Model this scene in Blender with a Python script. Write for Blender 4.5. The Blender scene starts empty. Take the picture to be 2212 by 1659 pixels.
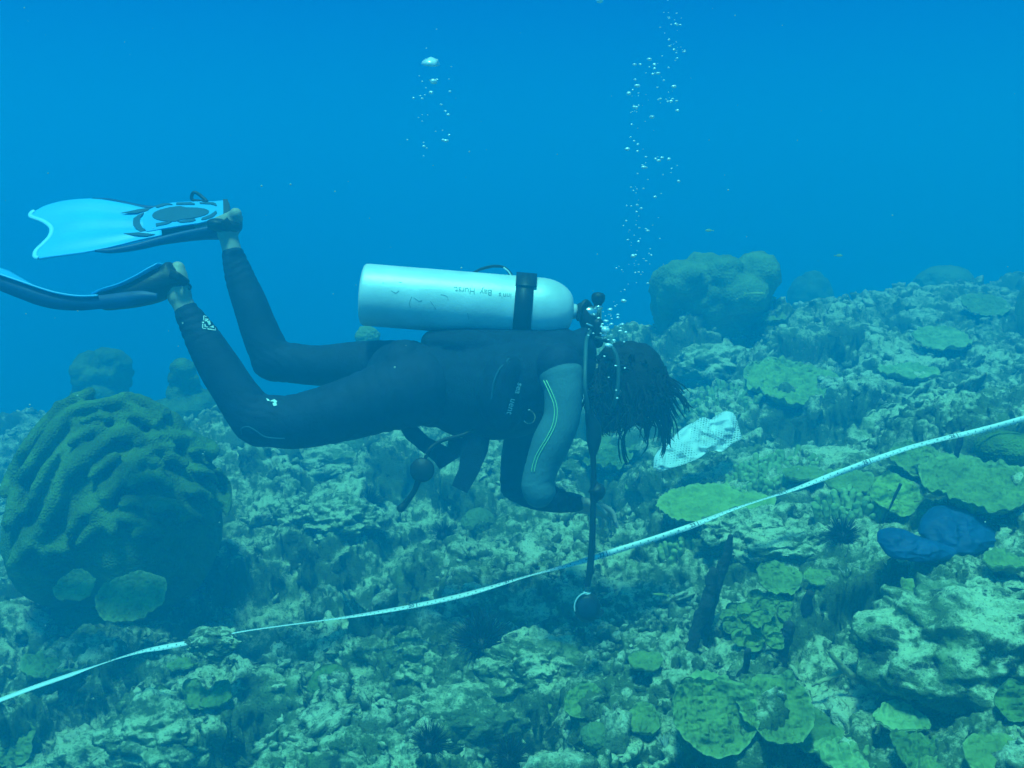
import bpy, bmesh, math, random
import numpy as np
from mathutils import Vector, Matrix
from mathutils.bvhtree import BVHTree

sc = bpy.context.scene
C = sc.collection
rad = math.radians

# ------------------------------------------------------------------ camera
CAMZ = 2.0
PITCH = rad(10)
F = 2268.0                       # focal length in pixels of a 2212 px wide frame
cam_d = bpy.data.cameras.new('camera')
cam_d.sensor_width = 36
cam_d.lens = 36 * F / 2212
cam_d.clip_start = 0.05
cam_d.clip_end = 500
cam = bpy.data.objects.new('camera', cam_d)
cam.location = (0, 0, CAMZ)
cam.rotation_euler = (rad(90) - PITCH, 0, 0)
C.objects.link(cam)
sc.camera = cam
FW = np.array((0, math.cos(PITCH), -math.sin(PITCH)))
UP = np.array((0, math.sin(PITCH), math.cos(PITCH)))
RT = np.array((1.0, 0, 0))
CAM = np.array((0, 0, CAMZ))

def P(px, py, d):
    """the point d metres in front of the lens that lies in the direction of (px, py)"""
    return CAM + d * (FW + (px - 1106) / F * RT + (829.5 - py) / F * UP)

# ------------------------------------------------------------------ world, sun, exposure
SUN_EL, SUN_AZ = rad(73), rad(200)        # light comes from above and from behind the lens
w = bpy.data.worlds.new('World')
sc.world = w
w.use_nodes = True
nt = w.node_tree
nt.nodes.clear()
def wn(t): return nt.nodes.new(t)
out = wn('ShaderNodeOutputWorld')
bg = wn('ShaderNodeBackground')
sky = wn('ShaderNodeTexSky')
sky.sky_type = 'NISHITA'
sky.sun_disc = False
sky.sun_elevation = SUN_EL
sky.sun_rotation = SUN_AZ
# daylight that has come down through several metres of sea: red gone, seen bright only overhead
tint = wn('ShaderNodeMix'); tint.data_type = 'RGBA'; tint.blend_type = 'MULTIPLY'
tint.inputs['Factor'].default_value = 1
tint.inputs[7].default_value = (0.16, 1.0, 0.50, 1)
tc = wn('ShaderNodeTexCoord'); sep = wn('ShaderNodeSeparateXYZ')
mr = wn('ShaderNodeMapRange'); mr.interpolation_type = 'SMOOTHSTEP'
mr.inputs['From Min'].default_value = 0.4; mr.inputs['From Max'].default_value = 0.95
mixw = wn('ShaderNodeMix'); mixw.data_type = 'RGBA'
ramp = wn('ShaderNodeValToRGB')
mr2 = wn('ShaderNodeMapRange')
mr2.inputs['From Min'].default_value = -1; mr2.inputs['From Max'].default_value = 1
ramp.color_ramp.elements[0].position = 0.30; ramp.color_ramp.elements[0].color = (0.0, 0.5, 0.55, 1)
ramp.color_ramp.elements[1].position = 0.60; ramp.color_ramp.elements[1].color = (0.0, 0.12, 2.5, 1)
e = ramp.color_ramp.elements.new(0.46); e.color = (0.0, 1.55, 3.4, 1)
L = nt.links.new
L(tc.outputs['Generated'], sep.inputs[0])
L(sep.outputs['Z'], mr.inputs['Value'])
L(sep.outputs['Z'], mr2.inputs['Value'])
L(mr2.outputs[0], ramp.inputs[0])
L(sky.outputs[0], tint.inputs[6])
L(mr.outputs[0], mixw.inputs['Factor'])
L(ramp.outputs[0], mixw.inputs[6])
L(tint.outputs[2], mixw.inputs[7])
L(mixw.outputs[2], bg.inputs['Color'])
bg.inputs['Strength'].default_value = 0.14
L(bg.outputs[0], out.inputs['Surface'])

sd = bpy.data.lights.new('sun', 'SUN')
sd.energy = 5.0
sd.angle = rad(8)                          # the rippled surface blurs the sun
sd.color = (0.19, 1.0, 0.71)               # sunlight after the water above has taken the red
sun = bpy.data.objects.new('sun', sd)
C.objects.link(sun)
sdir = Vector((math.cos(SUN_EL) * math.sin(SUN_AZ), math.cos(SUN_EL) * math.cos(SUN_AZ), math.sin(SUN_EL)))
sun.rotation_euler = sdir.to_track_quat('Z', 'Y').to_euler()
sun.location = (0, 0, 20)

sc.view_settings.view_transform = 'Standard'
sc.view_settings.look = 'None'
sc.view_settings.exposure = 0.52
sc.view_settings.gamma = 1
sc.view_settings.use_curve_mapping = False
sc.cycles.use_denoising = True
sc.cycles.max_bounces = 5
sc.cycles.diffuse_bounces = 2
sc.cycles.glossy_bounces = 2
sc.cycles.transmission_bounces = 4
sc.cycles.transparent_max_bounces = 8
sc.cycles.volume_bounces = 2

# ------------------------------------------------------------------ the water as a volume
def simple_box(name, lo, hi):
    v = [(x, y, z) for x in (lo[0], hi[0]) for y in (lo[1], hi[1]) for z in (lo[2], hi[2])]
    f = [(0, 1, 3, 2), (4, 6, 7, 5), (0, 4, 5, 1), (2, 3, 7, 6), (0, 2, 6, 4), (1, 5, 7, 3)]
    m = bpy.data.meshes.new(name)
    m.from_pydata(v, [], f)
    o = bpy.data.objects.new(name, m)
    C.objects.link(o)
    return o
HAZE_TOP = 3.3
hz = simple_box('haze', (-45, -25, -8.5), (45, 50, HAZE_TOP))
hz['kind'] = 'stuff'
hm = bpy.data.materials.new('sea_water')
hm.use_nodes = True
n = hm.node_tree
n.nodes.clear()
ho = n.nodes.new('ShaderNodeOutputMaterial')
pv = n.nodes.new('ShaderNodeVolumePrincipled')
pv.inputs['Color'].default_value = (0.008, 0.53, 1.0, 1)
pv.inputs['Absorption Color'].default_value = (0, 0, 0, 1)
pv.inputs['Density'].default_value = 0.185
pv.inputs['Anisotropy'].default_value = 0.4
n.links.new(pv.outputs[0], ho.inputs['Volume'])
hz.data.materials.append(hm)

# ------------------------------------------------------------------ noise
def _h(ix, iy, iz, seed):
    h = (ix.astype(np.int64) * 374761393 + iy.astype(np.int64) * 668265263 + iz.astype(np.int64) * 2147483647 + seed * 1274126177) & 0xffffffff
    h = ((h ^ (h >> 13)) * 1274126177) & 0xffffffff
    h = ((h ^ (h >> 16)) * 2246822519) & 0xffffffff
    h = (h ^ (h >> 15)) & 0xffffffff
    return h
def _r(ix, iy, iz, seed):
    return (_h(ix, iy, iz, seed) / 4294967295.0).astype(np.float32)
def vnoise(x, y, z, seed=0):
    """smooth value noise, -1..1"""
    ix, iy, iz = np.floor(x), np.floor(y), np.floor(z)
    fx, fy, fz = x - ix, y - iy, z - iz
    ux, uy, uz = [f * f * f * (f * (f * 6 - 15) + 10) for f in (fx, fy, fz)]
    flat = np.ndim(z) == 0 or (np.max(np.abs(z)) == 0)
    r = 0
    for dz in ((0,) if flat else (0, 1)):
        wz = 1 if flat else (uz if dz else 1 - uz)
        for dy in (0, 1):
            wy = uy if dy else 1 - uy
            for dx in (0, 1):
                wx = ux if dx else 1 - ux
                r = r + _r(ix + dx, iy + dy, iz + dz, seed) * (wx * wy * wz)
    return r * 2 - 1
def fbm(x, y, z, oct=4, seed=0, gain=0.5):
    r, a, s = 0, 1.0, 0
    for i in range(oct):
        r = r + a * vnoise(x, y, z, seed + i * 17)
        s += a
        a *= gain
        x, y, z = x * 2.03 + 3.1, y * 2.03 + 1.7, z * 2.03
    return r / s
def worley2(x, y, seed=0):
    """distance to nearest cell point, second nearest, and a random number of the nearest"""
    ix, iy = np.floor(x), np.floor(y)
    z = np.zeros_like(ix)
    f1 = np.full(x.shape, 9.0, np.float32); f2 = f1.copy(); idr = np.zeros(x.shape, np.float32)
    for dy in (-1, 0, 1):
        for dx in (-1, 0, 1):
            cx, cy = ix + dx, iy + dy
            px = cx + 0.1 + 0.8 * _r(cx, cy, z, seed); py = cy + 0.1 + 0.8 * _r(cx, cy, z, seed + 5)
            d = np.sqrt((px - x) ** 2 + (py - y) ** 2)
            rr = _r(cx, cy, z, seed + 11)
            c = d < f1
            f2 = np.where(c, f1, np.minimum(f2, d))
            idr = np.where(c, rr, idr)
            f1 = np.where(c, d, f1)
    return f1, f2, idr
def worley3(x, y, z, seed=0):
    ix, iy, iz = np.floor(x), np.floor(y), np.floor(z)
    f1 = np.full(x.shape, 9.0, np.float32); f2 = f1.copy(); idr = np.zeros(x.shape, np.float32)
    for dz in (-1, 0, 1):
        for dy in (-1, 0, 1):
            for dx in (-1, 0, 1):
                cx, cy, cz = ix + dx, iy + dy, iz + dz
                px = cx + 0.1 + 0.8 * _r(cx, cy, cz, seed); py = cy + 0.1 + 0.8 * _r(cx, cy, cz, seed + 5)
                pz = cz + 0.1 + 0.8 * _r(cx, cy, cz, seed + 9)
                d = np.sqrt((px - x) ** 2 + (py - y) ** 2 + (pz - z) ** 2)
                rr = _r(cx, cy, cz, seed + 11)
                c = d < f1
                f2 = np.where(c, f1, np.minimum(f2, d))
                idr = np.where(c, rr, idr)
                f1 = np.where(c, d, f1)
    return f1, f2, idr
def sstep(x, a, b):
    t = np.clip((x - a) / (b - a), 0, 1)
    return t * t * (3 - 2 * t)

# ------------------------------------------------------------------ mesh helpers
def link(o, parent=None):
    C.objects.link(o)
    if parent is not None:
        o.parent = parent
        o.matrix_parent_inverse = parent_inv(parent)
    return o
def parent_inv(p):
    return Matrix.Translation(p.location).inverted()      # every object keeps world coordinates of its own
def tag(o, label=None, cat=None, group=None, kind=None):
    if label: o['label'] = label
    if cat: o['category'] = cat
    if group: o['group'] = group
    if kind: o['kind'] = kind
    return o
def mk(name, V, Fc, mat=None, parent=None, smooth=True, origin=None):
    """V (n,3) world coordinates, Fc: (m,k) array or list of arrays of the same kind"""
    V = np.asarray(V, np.float32)
    if origin is None:
        origin = (0, 0, 0)
    origin = np.asarray(origin, np.float32)
    V = V - origin
    me = bpy.data.meshes.new(name)
    Fl = Fc if isinstance(Fc, list) and len(Fc) and isinstance(Fc[0], np.ndarray) and Fc[0].ndim == 2 else None
    if Fl is None and isinstance(Fc, np.ndarray):
        Fl = [Fc]
    if Fl is not None:
        loops = np.concatenate([f.ravel() for f in Fl]).astype(np.int32)
        sizes = np.concatenate([np.full(len(f), f.shape[1], np.int32) for f in Fl])
        starts = np.concatenate([[0], np.cumsum(sizes)[:-1]]).astype(np.int32)
        me.vertices.add(len(V)); me.vertices.foreach_set('co', V.ravel())
        me.loops.add(len(loops)); me.loops.foreach_set('vertex_index', loops)
        me.polygons.add(len(sizes)); me.polygons.foreach_set('loop_start', starts)
        me.polygons.foreach_set('loop_total', sizes)
        me.update(calc_edges=True)
        me.validate()
    else:
        me.from_pydata([tuple(v) for v in V], [], Fc)
    if smooth:
        me.polygons.foreach_set('use_smooth', np.ones(len(me.polygons), bool))
    o = bpy.data.objects.new(name, me)
    o.location = origin
    if mat: me.materials.append(mat)
    return link(o, parent)
def empty(name, loc=(0, 0, 0), parent=None):
    o = bpy.data.objects.new(name, None)
    o.location = loc
    o.empty_display_size = 0.05
    return link(o, parent)
def grid_faces(nu, nv, closed_u=False, off=0):
    """quads of a grid with index i*nv+j"""
    i = np.arange(nu if closed_u else nu - 1)[:, None]; j = np.arange(nv - 1)[None, :]
    i2 = (i + 1) % nu
    return np.stack([i * nv + j, i2 * nv + j, i2 * nv + j + 1, i * nv + j + 1], -1).reshape(-1, 4) + off
_ico = {}
def ico(n):
    if n not in _ico:
        bm = bmesh.new()
        bmesh.ops.create_icosphere(bm, subdivisions=n, radius=1)
        V = np.array([v.co[:] for v in bm.verts], np.float32)
        Fc = np.array([[v.index for v in f.verts] for f in bm.faces], np.int32)
        bm.free()
        _ico[n] = (V, Fc)
    return _ico[n]
class MB:
    """collects pieces into one mesh"""
    def __init__(s): s.V, s.F, s.n = [], [], 0
    def add(s, V, Fc):
        V = np.asarray(V, np.float32)
        s.V.append(V)
        for f in (Fc if isinstance(Fc, list) else [Fc]):
            s.F.append(np.asarray(f) + s.n)
        s.n += len(V)
    def build(s, name, mat=None, parent=None, smooth=True, origin=None):
        by = {}
        for f in s.F: by.setdefault(f.shape[1], []).append(f)
        return mk(name, np.concatenate(s.V), [np.concatenate(v) for v in by.values()], mat, parent, smooth, origin)
def spline(pts, n):
    """Catmull-Rom through pts (k, m) resampled to n"""
    p = np.asarray(pts, float)
    k = len(p)
    if k == 2:
        t = np.linspace(0, 1, n)[:, None]
        return p[0] * (1 - t) + p[1] * t
    q = np.vstack([2 * p[0] - p[1], p, 2 * p[-1] - p[-2]])
    t = np.linspace(0, k - 1 - 1e-9, n)
    i = t.astype(int); f = (t - i)[:, None]
    a, b, c, d = q[i], q[i + 1], q[i + 2], q[i + 3]
    return 0.5 * (2 * b + (c - a) * f + (2 * a - 5 * b + 4 * c - d) * f ** 2 + (3 * b - a - 3 * c + d) * f ** 3)
def tube(pts, r, n=10, ns=None, caps=True, side=None, r2=None):
    """a tube along pts; r radius or radii; with side given the section is an ellipse: r across, r2 along side"""
    pts = np.asarray(pts, float)
    rr = np.broadcast_to(np.asarray(r, float), (len(pts),))
    rs = rr if r2 is None else np.broadcast_to(np.asarray(r2, float), (len(pts),))
    if ns:
        q = spline(np.hstack([pts, rr[:, None], rs[:, None]]), ns)
        pts, rr, rs = q[:, :3], q[:, 3], q[:, 4]
    T = np.gradient(pts, axis=0); T /= np.linalg.norm(T, axis=1)[:, None] + 1e-12
    if side is None:
        s = np.array((0.3, 0.9, 0.2)) if abs(T[0] @ np.array((0.3, 0.9, 0.2))) < 0.85 else np.array((0.9, 0.1, 0.3))
    else:
        s = np.asarray(side, float)
    B = []
    for t in T:
        s = s - t * (s @ t); s = s / (np.linalg.norm(s) + 1e-12)
        B.append(s)
    B = np.array(B); N = np.cross(B, T)
    a = np.linspace(0, 2 * np.pi, n, endpoint=False)
    if caps == 'round':
        k = 5
        th = np.linspace(0, np.pi / 2, k + 1)[1:]
        def cap(i, sg):
            ring = []
            for t in th:
                ring.append((pts[i] + sg * T[i] * rr[i] * np.sin(t), max(rr[i] * np.cos(t), 1e-4), max(rs[i] * np.cos(t), 1e-4), B[i], N[i]))
            return ring
        pre = cap(0, -1)[::-1]; post = cap(-1, 1)
        pts = np.vstack([[c[0] for c in pre], pts, [c[0] for c in post]])
        rr = np.concatenate([[c[1] for c in pre], rr, [c[1] for c in post]])
        rs = np.concatenate([[c[2] for c in pre], rs, [c[2] for c in post]])
        B = np.vstack([[c[3] for c in pre], B, [c[3] for c in post]])
        N = np.vstack([[c[4] for c in pre], N, [c[4] for c in post]])
    V = pts[:, None] + N[:, None] * (np.cos(a)[None, :, None] * rr[:, None, None]) + B[:, None] * (np.sin(a)[None, :, None] * rs[:, None, None])
    m = len(pts)
    V = V.reshape(-1, 3)
    i = np.arange(m - 1)[:, None]; j = np.arange(n)[None, :]; j2 = (j + 1) % n
    Fc = np.stack([i * n + j, i * n + j2, (i + 1) * n + j2, (i + 1) * n + j], -1).reshape(-1, 4)
    fl = [Fc]
    if caps:
        fl.append(np.arange(n)[::-1][None, :].copy()); fl.append((np.arange(n) + (m - 1) * n)[None, :])
    return V, fl
def frame_from(axis, hint=(0, 0, 1)):
    a = np.asarray(axis, float); a = a / np.linalg.norm(a)
    h = np.asarray(hint, float); x = np.cross(h, a)
    if np.linalg.norm(x) < 1e-3: x = np.cross((1, 0, 0), a)
    x /= np.linalg.norm(x)
    return x, np.cross(a, x), a
def lathe(origin, axis, prof, n=32, hint=(0, 0, 1)):
    """prof: list of (distance along axis, radius)"""
    x, y, a = frame_from(axis, hint)
    th = np.linspace(0, 2 * np.pi, n, endpoint=False)
    V = []
    for d, r in prof:
        V.append(np.asarray(origin) + a * d + (np.cos(th)[:, None] * x + np.sin(th)[:, None] * y) * max(r, 1e-5))
    V = np.concatenate(V)
    m = len(prof)
    i = np.arange(m - 1)[:, None]; j = np.arange(n)[None, :]; j2 = (j + 1) % n
    Fc = np.stack([i * n + j, i * n + j2, (i + 1) * n + j2, (i + 1) * n + j], -1).reshape(-1, 4)
    return V, [Fc, np.arange(n)[::-1][None, :].copy(), (np.arange(n) + (m - 1) * n)[None, :]]
def prism(poly, fr, h0, h1):
    """poly (k,2) in the plane of frame fr = (origin, u, v, w), from height h0 to h1 along w"""
    o, u, v, ww = [np.asarray(q, float) for q in fr]
    poly = np.asarray(poly, float)
    k = len(poly)
    b = o + poly[:, :1] * u + poly[:, 1:] * v
    V = np.vstack([b + ww * h0, b + ww * h1])
    j = np.arange(k); j2 = (j + 1) % k
    return V, [np.stack([j, j2, j2 + k, j + k], -1), j[::-1][None, :].copy(), (j + k)[None, :]]
def remesh(name, pieces, voxel, smooth_it=4, mat=None, parent=None, origin=None):
    """one continuous surface out of overlapping closed pieces"""
    mb = MB()
    for V, Fc in pieces: mb.add(V, Fc)
    tmp = mb.build('tmp')
    m = tmp.modifiers.new('r', 'REMESH'); m.mode = 'VOXEL'; m.voxel_size = voxel; m.use_smooth_shade = True
    s = tmp.modifiers.new('s', 'SMOOTH'); s.factor = 0.5; s.iterations = smooth_it
    bpy.context.view_layer.update()
    dg = bpy.context.evaluated_depsgraph_get()
    me = bpy.data.meshes.new_from_object(tmp.evaluated_get(dg))
    bpy.data.objects.remove(tmp)
    V = np.empty(len(me.vertices) * 3, np.float32); me.vertices.foreach_get('co', V); V = V.reshape(-1, 3)
    if origin is not None:
        V = V - np.asarray(origin, np.float32); me.vertices.foreach_set('co', V.ravel())
    me.name = name
    me.polygons.foreach_set('use_smooth', np.ones(len(me.polygons), bool))
    me.materials.clear()
    if mat: me.materials.append(mat)
    o = bpy.data.objects.new(name, me)
    if origin is not None: o.location = origin
    return link(o, parent)
def bvh_of(objs):
    Vs, Fs, n0 = [], [], 0
    for o in objs:
        for v in o.data.vertices: Vs.append(v.co + o.location)
        for f in o.data.polygons: Fs.append([i + n0 for i in f.vertices])
        n0 += len(o.data.vertices)
    return BVHTree.FromPolygons(Vs, Fs)
def cast(bvh, px, py, lift=0.002):
    """the point of a surface in the direction of (px, py), lifted off it towards its outside"""
    d = Vector(P(px, py, 1) - CAM).normalized()
    hit, nrm, i, dist = bvh.ray_cast(Vector(CAM), d)
    if hit is None: return None
    if nrm.dot(d) > 0: nrm = -nrm
    return np.array(hit + nrm * lift)
def text_mesh(txt, size, bold=0.0):
    cu = bpy.data.curves.new('t', 'FONT'); cu.body = txt; cu.size = size; cu.offset = bold
    cu.align_x = 'CENTER'; cu.align_y = 'CENTER'; cu.resolution_u = 3
    o = bpy.data.objects.new('t', cu); C.objects.link(o)
    bpy.context.view_layer.update()
    me = bpy.data.meshes.new_from_object(o.evaluated_get(bpy.context.evaluated_depsgraph_get()))
    V = np.array([v.co[:] for v in me.vertices]); Fc = [list(f.vertices) for f in me.polygons]
    bpy.data.objects.remove(o)
    return V, Fc

# ------------------------------------------------------------------ materials
def nodes_of(name):
    m = bpy.data.materials.new(name); m.use_nodes = True
    t = m.node_tree
    return m, t, t.nodes['Principled BSDF']
def mat(name, col, rough=0.6, var=0.25, scale=20, bump=0.0, bscale=60, metal=0.0, spec=0.3, col2=None, detail=4):
    m, t, b = nodes_of(name)
    co = t.nodes.new('ShaderNodeTexCoord')
    nz = t.nodes.new('ShaderNodeTexNoise'); nz.inputs['Scale'].default_value = scale; nz.inputs['Detail'].default_value = detail
    t.links.new(co.outputs['Object'], nz.inputs['Vector'])
    cr = t.nodes.new('ShaderNodeValToRGB')
    c2 = col2 or tuple(c * (1 - var) for c in col)
    cr.color_ramp.elements[0].position = 0.35; cr.color_ramp.elements[0].color = (*c2, 1)
    cr.color_ramp.elements[1].position = 0.65; cr.color_ramp.elements[1].color = (*col, 1)
    t.links.new(nz.outputs['Fac'], cr.inputs[0]); t.links.new(cr.outputs[0], b.inputs['Base Color'])
    b.inputs['Roughness'].default_value = rough; b.inputs['Metallic'].default_value = metal
    b.inputs['Specular IOR Level'].default_value = spec
    if bump:
        n2 = t.nodes.new('ShaderNodeTexNoise'); n2.inputs['Scale'].default_value = bscale; n2.inputs['Detail'].default_value = 5
        t.links.new(co.outputs['Object'], n2.inputs['Vector'])
        bp = t.nodes.new('ShaderNodeBump'); bp.inputs['Strength'].default_value = bump; bp.inputs['Distance'].default_value = 0.01
        t.links.new(n2.outputs['Fac'], bp.inputs['Height']); t.links.new(bp.outputs[0], b.inputs['Normal'])
    return m
def reef_mat(name, pale, turf, dark, patch=5.0, bias=0.0, seed=0.0):
    """dead coral rock: pale sediment on what faces up, turf algae, dark encrusting patches"""
    m, t, b = nodes_of(name)
    N, K = t.nodes.new, t.links.new
    g = N('ShaderNodeNewGeometry')
    mp = N('ShaderNodeMapping'); mp.inputs['Location'].default_value = (seed, seed * 0.7, seed * 0.3)
    K(g.outputs['Position'], mp.inputs['Vector'])
    def noise(s, d, r=0.6):
        q = N('ShaderNodeTexNoise'); q.inputs['Scale'].default_value = s; q.inputs['Detail'].default_value = d; q.inputs['Roughness'].default_value = r
        K(mp.outputs[0], q.inputs['Vector']); return q.outputs['Fac']
    def rng(v, a, c, lo=0.0, hi=1.0):
        q = N('ShaderNodeMapRange'); q.inputs['From Min'].default_value = a; q.inputs['From Max'].default_value = c
        q.inputs['To Min'].default_value = lo; q.inputs['To Max'].default_value = hi
        K(v, q.inputs['Value']); return q.outputs[0]
    def math_(op, a, c):
        q = N('ShaderNodeMath'); q.operation = op
        for i, s in enumerate((a, c)):
            if isinstance(s, (int, float)): q.inputs[i].default_value = s
            else: K(s, q.inputs[i])
        return q.outputs[0]
    def mix(f, a, c):
        q = N('ShaderNodeMix'); q.data_type = 'RGBA'; K(f, q.inputs['Factor'])
        for i, s in ((6, a), (7, c)):
            if isinstance(s, tuple): q.inputs[i].default_value = (*s, 1)
            else: K(s, q.inputs[i])
        return q.outputs[2]
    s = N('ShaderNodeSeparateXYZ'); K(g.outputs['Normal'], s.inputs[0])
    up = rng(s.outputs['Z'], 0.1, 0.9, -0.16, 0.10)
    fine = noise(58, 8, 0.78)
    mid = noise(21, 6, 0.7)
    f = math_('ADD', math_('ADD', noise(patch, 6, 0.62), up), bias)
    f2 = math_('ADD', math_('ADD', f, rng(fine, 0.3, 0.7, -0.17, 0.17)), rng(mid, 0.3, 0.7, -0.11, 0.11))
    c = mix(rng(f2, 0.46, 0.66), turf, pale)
    c = mix(rng(math_('ADD', noise(patch * 2.3, 5, 0.65), rng(fine, 0.3, 0.7, -0.12, 0.12)), 0.57, 0.66), c, dark)
    c = mix(rng(math_('ADD', noise(patch * 1.7, 4), rng(fine, 0.3, 0.7, -0.08, 0.08)), 0.58, 0.70, 0, 0.8), c, (0.20, 0.27, 0.07))
    spk = N('ShaderNodeTexVoronoi'); spk.inputs['Scale'].default_value = 95
    K(mp.outputs[0], spk.inputs['Vector'])
    c = mix(rng(spk.outputs['Distance'], 0.30, 0.18, 0, 0.55), c, dark)
    K(c, b.inputs['Base Color'])
    b.inputs['Roughness'].default_value = 0.95; b.inputs['Specular IOR Level'].default_value = 0.05
    bp = N('ShaderNodeBump'); bp.inputs['Strength'].default_value = 1.0; bp.inputs['Distance'].default_value = 0.02
    K(math_('ADD', math_('MULTIPLY', noise(45, 6, 0.7), 1.0), math_('MULTIPLY', noise(160, 3, 0.6), 0.4)), bp.inputs['Height'])
    K(bp.outputs[0], b.inputs['Normal'])
    return m
def coral_mat(name, col, col2, cell=110.0, bump=0.6, rough=0.9, patch=9.0):
    """living coral: polyp cells in the relief, patchy colour"""
    m, t, b = nodes_of(name)
    N, K = t.nodes.new, t.links.new
    co = N('ShaderNodeNewGeometry')
    nz = N('ShaderNodeTexNoise'); nz.inputs['Scale'].default_value = patch; nz.inputs['Detail'].default_value = 6; nz.inputs['Roughness'].default_value = 0.65
    K(co.outputs['Position'], nz.inputs['Vector'])
    cr = N('ShaderNodeValToRGB')
    cr.color_ramp.elements[0].position = 0.38; cr.color_ramp.elements[0].color = (*col2, 1)
    cr.color_ramp.elements[1].position = 0.62; cr.color_ramp.elements[1].color = (*col, 1)
    K(nz.outputs['Fac'], cr.inputs[0])
    at = N('ShaderNodeAttribute'); at.attribute_name = 'margin'
    mx = N('ShaderNodeMix'); mx.data_type = 'RGBA'; K(at.outputs['Fac'], mx.inputs['Factor']); K(cr.outputs[0], mx.inputs[6]); mx.inputs[7].default_value = (0.42, 0.50, 0.20, 1)
    K(mx.outputs[2], b.inputs['Base Color'])
    vo = N('ShaderNodeTexVoronoi'); vo.inputs['Scale'].default_value = cell
    K(co.outputs['Position'], vo.inputs['Vector'])
    bp = N('ShaderNodeBump'); bp.inputs['Strength'].default_value = bump; bp.inputs['Distance'].default_value = 0.006
    K(vo.outputs['Distance'], bp.inputs['Height']); K(bp.outputs[0], b.inputs['Normal'])
    b.inputs['Roughness'].default_value = rough; b.inputs['Specular IOR Level'].default_value = 0.08
    return m

M = {}
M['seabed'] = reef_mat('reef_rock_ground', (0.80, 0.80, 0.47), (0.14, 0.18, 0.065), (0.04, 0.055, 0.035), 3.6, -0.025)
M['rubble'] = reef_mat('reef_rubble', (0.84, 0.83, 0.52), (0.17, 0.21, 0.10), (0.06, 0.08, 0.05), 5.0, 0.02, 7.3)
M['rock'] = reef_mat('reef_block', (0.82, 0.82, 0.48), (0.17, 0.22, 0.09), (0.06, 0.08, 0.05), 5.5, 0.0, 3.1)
M['weedy'] = reef_mat('weedy_rock', (0.40, 0.42, 0.22), (0.10, 0.14, 0.05), (0.04, 0.06, 0.03), 9, -0.08, 1.7)
M['plate'] = coral_mat('plate_coral', (0.25, 0.32, 0.085), (0.15, 0.205, 0.06), 75, 0.9, patch=16)
M['plate_bright'] = coral_mat('plate_coral_bright', (0.36, 0.46, 0.10), (0.22, 0.30, 0.07), 70, 0.9, patch=18)
M['plate_dark'] = coral_mat('plate_coral_dark', (0.17, 0.25, 0.06), (0.09, 0.14, 0.04), 75, 0.8, patch=16)
M['plate_pale'] = coral_mat('plate_coral_pale', (0.38, 0.47, 0.18), (0.19, 0.28, 0.09), 60, 0.8, patch=16)
M['boulder'] = coral_mat('boulder_coral', (0.15, 0.22, 0.04), (0.075, 0.115, 0.024), 120, 0.9, patch=9)
M['boulder_pale'] = coral_mat('boulder_coral_pale', (0.21, 0.29, 0.10), (0.11, 0.17, 0.06), 60, 0.9, patch=6)
M['brain'] = coral_mat('brain_coral', (0.17, 0.23, 0.08), (0.12, 0.17, 0.07), 60, 1.0)
M['sponge'] = mat('rope_sponge', (0.05, 0.05, 0.045), 0.9, 0.5, 30, 0.8, 90)
M['urchin'] = mat('urchin_black', (0.006, 0.006, 0.008), 0.5, 0.2)
M['plume'] = mat('sea_plume', (0.50, 0.52, 0.42), 0.9, 0.4, 30)
M['staghorn'] = mat('staghorn', (0.50, 0.46, 0.20), 0.9, 0.4, 30, 0.5, 150)

# ------------------------------------------------------------------ the seabed
_bx = np.array([-40, -12, -6, -3, -1.5, 0, .8, 1.6, 3, 5, 9, 40.0])
_bz = np.array([-2.6, -2.1, -1.88, -1.68, -1.56, -1.46, -1.2, -.90, -.76, -.74, -.76, -.7])
_tx = np.linspace(-40, 40, 1601)
_tz = np.interp(_tx, _bx, _bz)
_k = np.exp(-np.linspace(-2.5, 2.5, 21) ** 2); _k /= _k.sum()
_tz = np.convolve(np.pad(_tz, 10, 'edge'), _k, 'valid')
MOUNDS = [(-1.50, 5.2, 0.42, 0.75), (0.85, 6.3, 0.42, 0.75), (2.6, 7.2, 0.10, 0.8), (-3.4, 7.5, 0.2, 1.0), (1.0, 2.15, 0.07, 0.28), (-0.55, 4.3, 0.10, 0.5), (3.9, 8.0, 0.08, 0.9), (-0.9, 9.0, 0.45, 1.3), (-0.3, 5.5, 0.27, 0.75)]
def base(x, y):
    z = CAMZ + np.interp(x, _tx, _tz)
    for mx, my, h, r in MOUNDS:
        z = z + h * np.exp(-((x - mx) ** 2 + (y - my) ** 2) / (r * r))
    edge = np.interp(x, [-8, -3, -1, 1, 3, 6, 12], [7.6, 7.0, 6.0, 6.6, 7.8, 9.5, 12])      # the reef edge, deep water beyond
    drop = np.maximum(y - edge, 0)
    return z - 0.5 * sstep(y, 1.7, 0.9) - 6.5 * (1 - np.exp(-(drop / 11.0) ** 1.15))
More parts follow.
